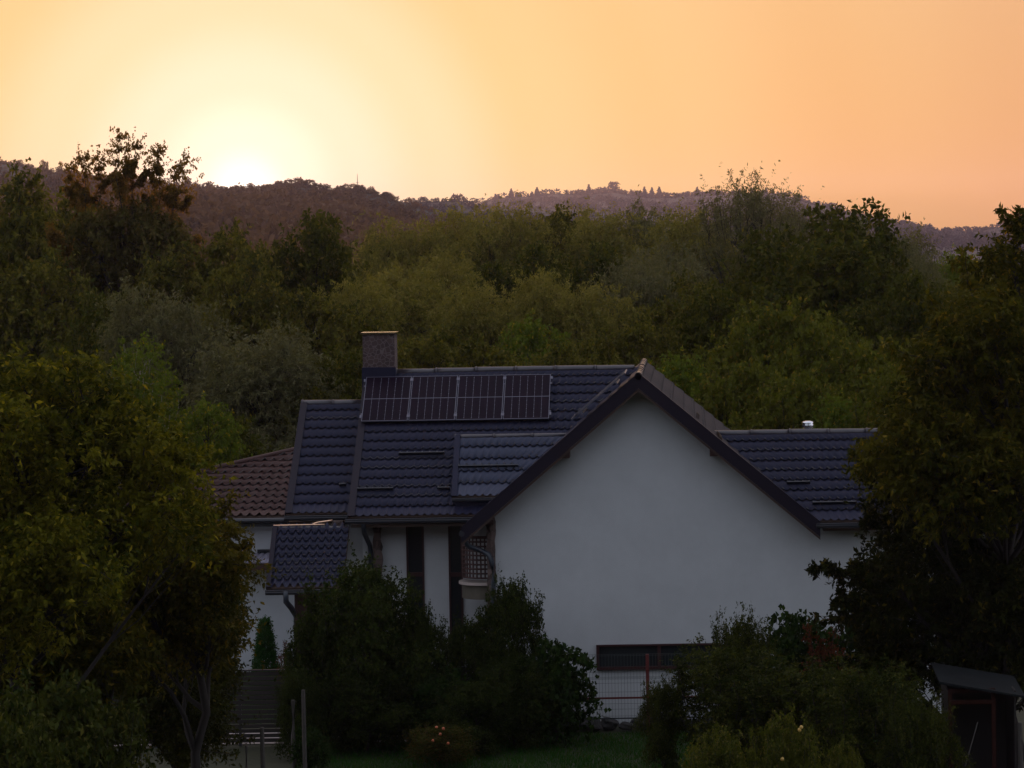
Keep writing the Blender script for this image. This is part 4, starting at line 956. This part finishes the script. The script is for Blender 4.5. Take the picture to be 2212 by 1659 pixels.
me_w = P['walnut']['leaf'].copy(); me_w.materials.clear(); me_w.materials.append(L['walnutm']); P['walnutm'] = dict(P['walnut'], leaf=me_w)
g1 = 'background trees of the wooded valley'
S = [  # proto, x, top, Y, half width, label
 ('tall', 272, 298, 118, 185, 'tallest tree, upward forks and glowing leaf tufts rising over the hill line'),
 ('broad', 88, 380, 126, 62, 'open-crowned tree left of the tallest tree, tip just under the hill line'),
 ('broad', 60, 560, 112, 120, 'dense dark tree at the left edge below the open-crowned tree'),
 ('fresh', -6, 520, 210, 52, 'hazy light-green tree cut by the left picture edge'),
 ('broad', 455, 500, 116, 95, 'broad dark tree right of the tallest tree, under the brown hill'),
 ('broad2', 625, 470, 124, 88, 'dark tree with a pointed leader below the near hill'),
 ('broad', 540, 560, 110, 95, 'dark tree with a gap beside its trunk behind the round grey bush'),
 ('broad2', 235, 640, 104, 130, 'very dark tree under the tallest tree'),
 ('willow2', 345, 622, 98, 118, 'grey-green rounded willow left of the round grey bush'),
 ('willow2', 560, 712, 92, 138, 'large round grey-green bush behind the side roof'),
 ('birch', 300, 728, 82, 82, 'slender light-green birch with a pale stem behind the yellowish walnut'),
 ('fresh', 425, 868, 84, 100, 'bright green small tree above the brown roof'),
 ('broad2', 480, 900, 88, 120, 'dark shrub tree between the green tree and the brown roof'),
 ('broad', 700, 640, 108, 95, 'leafy tree left of and behind the stone chimney'),
 ('broad2', 745, 760, 94, 100, 'dark green tree touching the chimney on its left side'),
 ('weep', 868, 462, 152, 98, 'weeping willow with hanging branches, leftmost of the distant row'),
 ('willow', 985, 440, 158, 92, 'grey-green willow just right of the weeping one'),
 ('willow', 1085, 432, 150, 92, 'willow in the distant row under the notch of the sky line'),
 ('broad', 1180, 447, 156, 80, 'round-headed tree right of the notch of the sky line'),
 ('willow', 1232, 436, 162, 78, 'willow below the left half of the far ridge'),
 ('willow', 1330, 448, 150, 95, 'wide willow straight above the gable'),
 ('willow2', 1425, 432, 152, 88, 'pale willow with a feathery top in the distant row'),
 ('willow', 1500, 440, 146, 62, 'upright willow left of the wispy tall tree'),
 ('wisp', 1602, 366, 138, 84, 'wispy tall willow rising above the far ridge'),
 ('wisp', 1690, 415, 142, 58, 'thin-topped willow behind the big dark walnut'),
 ('broad2', 1010, 560, 134, 80, 'shadowy tree in the second row under the weeping willow'),
 ('broad2', 1240, 520, 132, 115, 'dark broad tree in the shade of the distant willows'),
 ('broad2', 1100, 520, 136, 100, 'dark tree in the middle of the second row'),
 ('willow2', 1420, 530, 128, 110, 'dusty green willow left of the big walnut'),
 ('willow', 860, 582, 118, 120, 'yellow-green willow right above the chimney'),
 ('willow', 945, 556, 122, 70, 'yellow-green willow with the highest head above the solar panels'),
 ('willow', 760, 608, 114, 90, 'olive willow left of the chimney top'),
 ('willow', 1040, 620, 112, 90, 'olive willow above the third solar panel'),
 ('willow', 1165, 590, 114, 80, 'pale spiky willow in the front row above the ridge'),
 ('willow', 1285, 618, 112, 90, 'wide olive willow left of the gable peak'),
 ('willow2', 1400, 560, 116, 85, 'tall dull willow above the gable peak'),
 ('broad', 1490, 600, 112, 85, 'brown-green tree right of the gable peak'),
 ('broad', 920, 720, 98, 110, 'dark tree with branching trunk right behind the chimney'),
 ('broad', 1060, 740, 96, 95, 'olive tree behind the middle of the main ridge'),
 ('fresh', 1165, 690, 99, 70, 'small bright green tree behind the main ridge'),
 ('broad', 1240, 750, 92, 90, 'low leafy tree just behind the right end of the main ridge'),
 ('broad', 1350, 690, 98, 80, 'leafy tree immediately behind the gable peak'),
 ('broad', 650, 830, 92, 80, 'dark tree filling the gap above the side roof'),
 ('broad2', 1790, 448, 104, 190, 'big dark round walnut right of the gable'),
 ('broad2', 1690, 500, 106, 130, 'left shoulder tree of the big dark walnut'),
 ('broad2', 1590, 630, 100, 110, 'dark sloping tree at the left foot of the big walnut'),
 ('broad2', 1900, 600, 100, 110, 'dark tree at the right foot of the big walnut'),
 ('willow2', 1915, 476, 140, 92, 'grey feathery willow right behind the big walnut'),
 ('willow2', 1960, 560, 136, 70, 'small grey willow right of the feathery willow'),
 ('fresh', 2050, 545, 150, 58, 'pale hazy green tree before the far hill on the right'),
 ('broad', 2130, 600, 120, 90, 'dark tree behind the right walnut'),
 ('maple', 1655, 656, 90, 88, 'bright shoots of a young maple in front of the dark walnut'),
 ('maple', 1760, 690, 92, 100, 'yellow-green maple with long twigs'),
 ('maple', 1590, 780, 86, 100, 'bushy tree just beyond the right gable slope'),
 ('fresh', 1480, 770, 88, 75, 'low green tree beside the gable peak'),
 ('maple', 1850, 740, 88, 95, 'maple with reddish tips above the right roof'),
 ('maple', 1700, 810, 84, 115, 'dense maple right above the right roof ridge'),
 ('fresh', 1820, 860, 83, 80, 'low shrubby tree behind the chrome flue'),
 ('maple', 1950, 800, 82, 100, 'olive maple behind the right roof end'),
 ('broad', 700, 560, 180, 60, 'small hazy tree low on the near hill foot'),
 ('broad', 120, 480, 190, 110, 'hazy tree far behind the tallest tree'),
]
for (k, x, top, Y, hw, lb) in S:
    hw *= {'willow': 1.35, 'willow2': 1.3, 'broad': 1.2, 'wisp': 1.15, 'weep': 1.15}.get(k, 1.0)*(1.0 if Y < 160 else .9)
    cat = 'bush' if 'bush' in lb else 'tree'
    if Y >= 130 and 840 < x < 1520: top += 14
    nm = {'tall': 'poplar', 'willow': 'willow_tree', 'willow2': 'willow_tree', 'weep': 'willow_tree', 'wisp': 'willow_tree', 'birch': 'birch_tree', 'maple': 'maple_tree'}.get(k, 'broadleaf_tree')
    plant(P[k], x, top, Y, hw, lb, cat, g1, nm, rot=0.0 if k == 'tall' else None, minr=.72)
# wood on the valley floor beyond the last single trees
sf_ = np.zeros((8, 30, 3))
for a_ in range(8):
    for b_ in range(30): sf_[a_, b_] = ((-.60+1.15*b_/29)*(190+62*a_), 190+62*a_, -.5)
canopy('valley_forest', sf_, 6500, 9, 110, 'hazy wood on the valley floor beyond the willows', L['broad'], 14, None, 1.0)

# near garden plants
N = [
 ('bush', 780, 1212, 67.0, 128, 'large dark pear bush before the strip windows', 'bush', 'garden_bush'),
 ('bush', 705, 1300, 67.1, 72, 'rounded dark bush under the porch roof', 'bush', 'garden_bush'),
 ('bush', 905, 1305, 67.3, 52, 'dark bush covering the foot of the second strip window', 'bush', 'garden_bush'),
 ('bush', 1105, 1246, 67.6, 54, 'upright bush against the left edge of the white gable wall', 'bush', 'garden_bush'),
 ('bush', 1015, 1335, 67.5, 62, 'dark bush below the round balcony', 'bush', 'garden_bush'),
 ('bush', 1110, 1410, 66.8, 85, 'very dark bush at the left end of the mesh fence', 'bush', 'garden_bush'),
 ('bush', 790, 1430, 66.6, 100, 'shadowy bush low in front of the slatted fence', 'bush', 'garden_bush'),
 ('bush', 1020, 1470, 66.0, 80, 'thin-leaved bush behind the orange-flowered rose', 'bush', 'garden_bush'),
 ('bush', 640, 1450, 65.6, 45, 'small leafy bush around the two weathered posts', 'bush', 'garden_bush'),
 ('vine', 1195, 1378, 67.0, 74, 'big-leaved grapevine reaching right across the wall', 'vine', 'grape_vine'),
 ('vine', 960, 1440, 66.6, 70, 'pale-leaved vine hanging over the slatted fence', 'vine', 'grape_vine'),
 ('vine', 1715, 1318, 65.5, 92, 'dark big-leaved vine by the right part of the wall', 'vine', 'grape_vine'),
 ('vine', 1860, 1330, 65, 75, 'grapevine under the walnut beside the wall', 'vine', 'grape_vine'),
 ('vine', 668, 1570, 64.0, 35, 'small fresh-green vine by the posts at the lawn edge', 'vine', 'grape_vine'),
 ('thuja', 572, 1334, 74, 29, 'narrow cone-shaped thuja before the neighbour wall', 'tree', 'thuja_tree'),
 ('rose', 945, 1562, 64.5, 62, 'rose bush with orange flowers at the bottom centre', 'bush', 'rose_bush'),
 ('apple', 1585, 1375, 62, 122, 'tall-shooted apple bush covering the basement window end', 'bush', 'apple_tree'),
 ('apple', 1603, 1310, 63.5, 50, 'apple bush with one very long upright shoot', 'bush', 'apple_tree'),
 ('apple', 1432, 1455, 62.5, 42, 'thin apple shoots in front of the red fence post', 'bush', 'apple_tree'),
 ('apple', 1720, 1420, 61, 150, 'broad apple bush below the rusty dead branches', 'bush', 'apple_tree'),
 ('apple', 1880, 1420, 58, 130, 'dark apple tree left of the garden shed', 'bush', 'apple_tree'),
 ('apple', 1985, 1500, 56, 70, 'sparse apple shoots leaning to the shed roof', 'bush', 'apple_tree'),
 ('lit', 1560, 1568, 52, 80, 'pale green apple bush at the bottom, left of its pair', 'bush', 'apple_tree'),
 ('lit', 1695, 1535, 51.5, 75, 'pale green apple bush at the bottom with yellow fruit', 'bush', 'apple_tree'),
 ('lit', 1810, 1600, 52, 40, 'small pale apple shoot near the dark lawn patch', 'bush', 'apple_tree'),
 ('leafy', 95, 1455, 47, 145, 'leafy green shrub in the bottom left corner', 'bush', 'garden_bush'),
 ('leafy', 205, 1500, 49, 85, 'low leafy shrub at the foot of the left walnut', 'bush', 'garden_bush'),
 ('leafy', 20, 1540, 45, 110, 'nearest leafy shrub cut by the left bottom corner', 'bush', 'garden_bush'),
]
L['rust_'] = M['rust']
p_ = Plant(43, 2.2); p_.lobes(rand_lobes(rg, 7, .55, .8, 1.6, .25, .35), clumps=120, shoots=4, n=7, slen=.22, L=.06, W=.035, r0=.03)
p_.sprays([((0, 0, 1.3), (-.25, 0, 2.2)), ((.1, 0, 1.3), (.35, 0, 2.1)), ((.05, 0, 1.4), (.12, .1, 1.95))], 70, .05, .03, .1, .5, .03, 5)
P['rust'] = p_.meshes(M['rust'], M['bark'])
N.append(('rust', 1782, 1330, 63.8, 62, 'rusty brown dying shrub with two upright dead stems', 'bush', 'dying_shrub'))
N.append(('rust', 616, 1382, 73, 14, 'tiny red-leaved shrub beside the cone-shaped thuja', 'bush', 'red_shrub'))
gn = dict(walnut_tree='walnut and plum trees framing the view', plum_tree='walnut and plum trees framing the view', garden_bush='dark garden bushes', grape_vine='grapevines in the garden', apple_tree='apple bushes in the garden')
for (k, x, top, Y, hw, lb, cat, nm) in N:
    plant(P[k], x, top, Y, hw, lb, cat, gn.get(nm), nm, names=('foliage', 'stems') if cat in ('bush', 'vine') else ('crown', 'trunk'))
# the two walnut groups and the plum that frame the view, each with its own crown shape
def framed(name, xc, Y, lobes, leafm, label, seed, tips=(),  L_=.14, W_=.062, clumps=46, barkr=.13, front=()):
    p0 = at(xc, 1300, Y); z0 = gz(p0.x, Y); g_ = np.random.default_rng(seed)
    ls = []
    for (x, y, r) in lobes:
        a = at(x, y, Y); ls.append((a.x-p0.x, g_.uniform(-1.0, 1.0)*(.9 if r > .6 else .4), a.z-z0, r))
        dj = g_.uniform(.7, 1.5)*(1 if g_.random() < .5 else -1)
        ls.append((a.x-p0.x+g_.uniform(-.35, .35)*r, dj, a.z-z0+g_.uniform(-.75, .15), r*.85))
    for (x, y, r) in front:   # low boughs on the near side of the trunk
        a = at(x, y, Y-1.3); ls.append((a.x-p0.x, -1.3, a.z-z0, r))
    pl = Plant(seed, max(l[2] for l in ls)+1); pl.lobes(ls, base_z=.12, r0=barkr, clumps=clumps, shoots=6, n=11, slen=.42, L=L_, W=W_, droop=.22, up=.25, inner=.2, flat=.75)
    tt = []
    for (x0, y0, x1, y1) in tips:
        a, b_ = at(x0, y0, Y), at(x1, y1, Y); dy = g_.uniform(-.5, .2); tt.append(((a.x-p0.x, dy, a.z-z0), (b_.x-p0.x, dy-.1, b_.z-z0)))
    for _ in range(len(lobes)*2):   # short leafy arms breaking the outline
        l = ls[g_.integers(len(ls))]; th = g_.uniform(-.5, 3.6); c_ = np.array([math.cos(th), -g_.uniform(0, .8), math.sin(th)*.8]); 
        a = np.array(l[:3])+c_*l[3]*.6; tt.append((tuple(a), tuple(a+c_*g_.uniform(.5, .95))))
    pl.sprays(tt, 26, L_*1.05, W_*1.05, .2, .9, .014, 5)
    m_ = pl.meshes(L[leafm], M['bark']); rt = empty(name, (p0.x, Y, z0), label, 'tree', 'walnut and plum trees framing the view')
    for nm, k in (('crown', 'leaf'), ('trunk', 'trunk')):
        o = bpy.data.objects.new(nm, m_[k]); COL.objects.link(o); o.parent = rt
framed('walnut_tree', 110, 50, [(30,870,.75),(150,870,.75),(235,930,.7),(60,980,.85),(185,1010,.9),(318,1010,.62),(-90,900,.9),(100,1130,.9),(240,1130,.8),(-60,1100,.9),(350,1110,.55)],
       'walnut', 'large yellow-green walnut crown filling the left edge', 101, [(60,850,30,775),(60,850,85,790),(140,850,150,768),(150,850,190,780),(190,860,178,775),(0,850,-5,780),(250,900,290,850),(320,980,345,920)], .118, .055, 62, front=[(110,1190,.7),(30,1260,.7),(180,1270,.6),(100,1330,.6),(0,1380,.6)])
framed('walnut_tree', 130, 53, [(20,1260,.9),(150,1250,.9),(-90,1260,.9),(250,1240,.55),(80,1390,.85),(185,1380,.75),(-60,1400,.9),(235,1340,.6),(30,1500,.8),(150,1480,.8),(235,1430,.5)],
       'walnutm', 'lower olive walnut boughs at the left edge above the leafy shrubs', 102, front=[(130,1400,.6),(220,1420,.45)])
framed('plum_tree', 400, 55, [(385,1130,.5),(455,1165,.55),(330,1190,.6),(420,1250,.62),(468,1285,.40),(345,1300,.6),(460,1370,.5),(290,1240,.5),(395,1390,.5),(300,1340,.6),(350,1210,.6)],
       'plum', 'brownish plum tree with airy right side before the neighbour wall', 103, [(470,1120,500,1070),(430,1100,420,1050),(390,1090,380,1060),(510,1200,545,1160),(490,1260,520,1235)], .10, .05, 95)
framed('plum_tree', 378, 60, [(330,1290,.5),(425,1290,.5),(378,1370,.6),(300,1400,.5),(450,1390,.45),(335,1470,.55),(435,1470,.55),(385,1550,.5),(330,1540,.4),(430,1550,.4),(290,1320,.45),(460,1310,.4)],
       'dplum', 'dark plum tree standing in front of the slatted fence', 106, (), .09, .048, 150, .09, front=[(378,1440,.45),(330,1500,.4),(420,1520,.4),(385,1590,.35)])
framed('walnut_tree', 2160, 60, [(2200,540,.6),(2240,640,.8),(2120,690,.75),(2210,760,.9),(2045,790,.75),(2130,850,.9),(2240,900,.9),(2000,890,.75),(2070,960,.85),(1955,975,.6),(2170,990,.9),(1915,1010,.5),(1985,1050,.7),(1960,900,.5),(2250,980,.9)],
       'walnutm', 'big walnut at the right edge, its top shoots against the far hill', 104, [(2190,500,2165,458),(2210,500,2200,455),(2200,520,2230,460),(2150,600,2130,545),(2100,640,2085,545),(2030,720,2010,650),(1985,850,1960,790),(1920,960,1850,975)], front=[(2130,1020,.75),(2210,1080,.7),(2060,1100,.7),(1990,960,.6)])
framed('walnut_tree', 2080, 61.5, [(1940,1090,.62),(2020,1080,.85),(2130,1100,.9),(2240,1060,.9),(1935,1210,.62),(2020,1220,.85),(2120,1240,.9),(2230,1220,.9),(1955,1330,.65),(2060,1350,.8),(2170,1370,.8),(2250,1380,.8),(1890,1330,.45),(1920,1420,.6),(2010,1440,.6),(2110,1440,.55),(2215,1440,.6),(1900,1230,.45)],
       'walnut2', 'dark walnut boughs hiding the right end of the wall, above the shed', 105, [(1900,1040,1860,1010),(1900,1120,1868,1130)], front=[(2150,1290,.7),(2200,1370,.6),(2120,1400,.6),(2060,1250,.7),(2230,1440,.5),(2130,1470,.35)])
# one long walnut bough in front of the wall, and shoots of the right walnut against the sky
def bough(name, pts, label, leafm, r=.03, n=60, sub=7):
    p = Plant(len(label), 3); o = pts[0]
    q = [tuple(at(*a)-at(*o)) for a in pts]
    for a, b in zip(q[:-1], q[1:]): p.sprays([(a, b)], n//2, .15, .07, .3, .9, r, sub)
    me = p.meshes(L[leafm], M['bark']); b0_ = at(*o)
    return me, b0_
bb = Plant(77, 3); o = at(1900, 1330, 60)
for a, b in [((1960,1300,60),(1830,1250,60)),((1830,1250,60),(1765,1226,59.8)),((1880,1290,60),(1810,1300,59.9)),((1950,1340,60),(1835,1330,60.2)),((1860,1260,60),(1845,1222,60)),((1940,1270,60.3),(1870,1225,60.4)),((1880,1320,60.1),(1822,1285,60.0))]:
    bb.sprays([(tuple(at(*a)-o), tuple(at(*b)-o))], 60, .13, .06, .3, .9, .016, 8)
me = bb.meshes(L['walnut2'], M['bark'])
rt = empty('walnut_bough', tuple(o), 'leafy walnut bough sticking out over the white wall on the right', 'branch', None)
for nm, k in (('foliage', 'leaf'), ('branch', 'trunk')):
    ob = bpy.data.objects.new(nm, me[k]); COL.objects.link(ob); ob.parent = rt
# rose flowers, fruit
rt = [o_ for o_ in COL.objects if o_.name.startswith('rose_bush')][0]
def ball(parent, name, px, py, Y, r, m_):
    bm = bmesh.new(); bmesh.ops.create_icosphere(bm, subdivisions=2, radius=r); rr_ = random.Random(int(px*7+py))
    for v in bm.verts: v.co *= 1+rr_.uniform(-.12, .12)
    me = bpy.data.meshes.new(name); bm.to_mesh(me); bm.free(); me.materials.append(m_); o = bpy.data.objects.new(name, me); COL.objects.link(o)
    o.parent = parent; bpy.context.view_layer.update(); o.matrix_world = Matrix.Translation(at(px, py, Y)); return o
for px, py in ((943,1571),(951,1586),(958,1574),(935,1600),(968,1606)): ball(rt, 'rose_flower', px, py, 63.8, .035, M['flower'])
ap = [o_ for o_ in COL.objects if o_.get('label', '').endswith('with yellow fruit')][0]
for px, py in ((1727,1577),(1690,1640),(1731,1571)): ball(ap, 'fruit', px, py, 50.9, .035, M['apple'])

# lawn
g = np.random.default_rng(3); n = 90000
Yg = 57.5+g.random(n)*11.2; X = at(600, 1600, 62).x+g.random(n)*(at(2000, 1600, 62).x-at(600, 1600, 62).x)
h = .05+.09*g.random(n)*(.6+.6*np.sin(X*1.3+Yg)**2); a = g.random(n)*6.283; w = .008
B = np.stack([X, Yg, np.array([gz(0, 60)]*n)], 1); d = np.stack([np.cos(a), np.sin(a), 0*a], 1)
tip = B+np.stack([g.normal(size=n)*.035, g.normal(size=n)*.035, h], 1)
V = np.stack([B-d*w, B+d*w, tip], 1).reshape(-1, 3)
o = link('lawn', npmesh('lawn', V, np.arange(3*n).reshape(-1, 3), L['grass'])); tag(o, 'short dark green lawn at the bottom of the picture', 'grass', kind='stuff')
n = 30000; Yg = 71+g.random(n)*9; X = at(150, 1450, 75).x+g.random(n)*(at(720, 1450, 75).x-at(150, 1450, 75).x); h = .05+.08*g.random(n); a = g.random(n)*6.283
B = np.stack([X, Yg, 0*X], 1); d = np.stack([np.cos(a), np.sin(a), 0*a], 1); tip = B+np.stack([g.normal(size=n)*.03, g.normal(size=n)*.03, h], 1)
o = link('lawn', npmesh('lawn', np.stack([B-d*w, B+d*w, tip], 1).reshape(-1, 3), np.arange(3*n).reshape(-1, 3), L['grass'])); tag(o, 'green lawn behind the slatted fence before the neighbour house', 'grass', kind='stuff')

# ------------------------------------------------------------------ haze: one closed box of even air
DENS = 0.000065
b = MB(); b.box(-2900, 2900, -80, 3900, -4, 118)
hz = b.build('haze', M['wire'])
hz.data.materials.clear()
hm = bpy.data.materials.new('haze_air'); hm.use_nodes = True; t = hm.node_tree; t.nodes.clear()
pv = t.nodes.new('ShaderNodeVolumePrincipled'); pv.inputs['Color'].default_value = (.86, .74, 1.0, 1); pv.inputs['Density'].default_value = DENS; pv.inputs['Anisotropy'].default_value = .4
mo = t.nodes.new('ShaderNodeOutputMaterial'); t.links.new(pv.outputs[0], mo.inputs['Volume']); hz.data.materials.append(hm)
tag(hz, 'thin evening haze filling the valley', 'haze', kind='stuff')
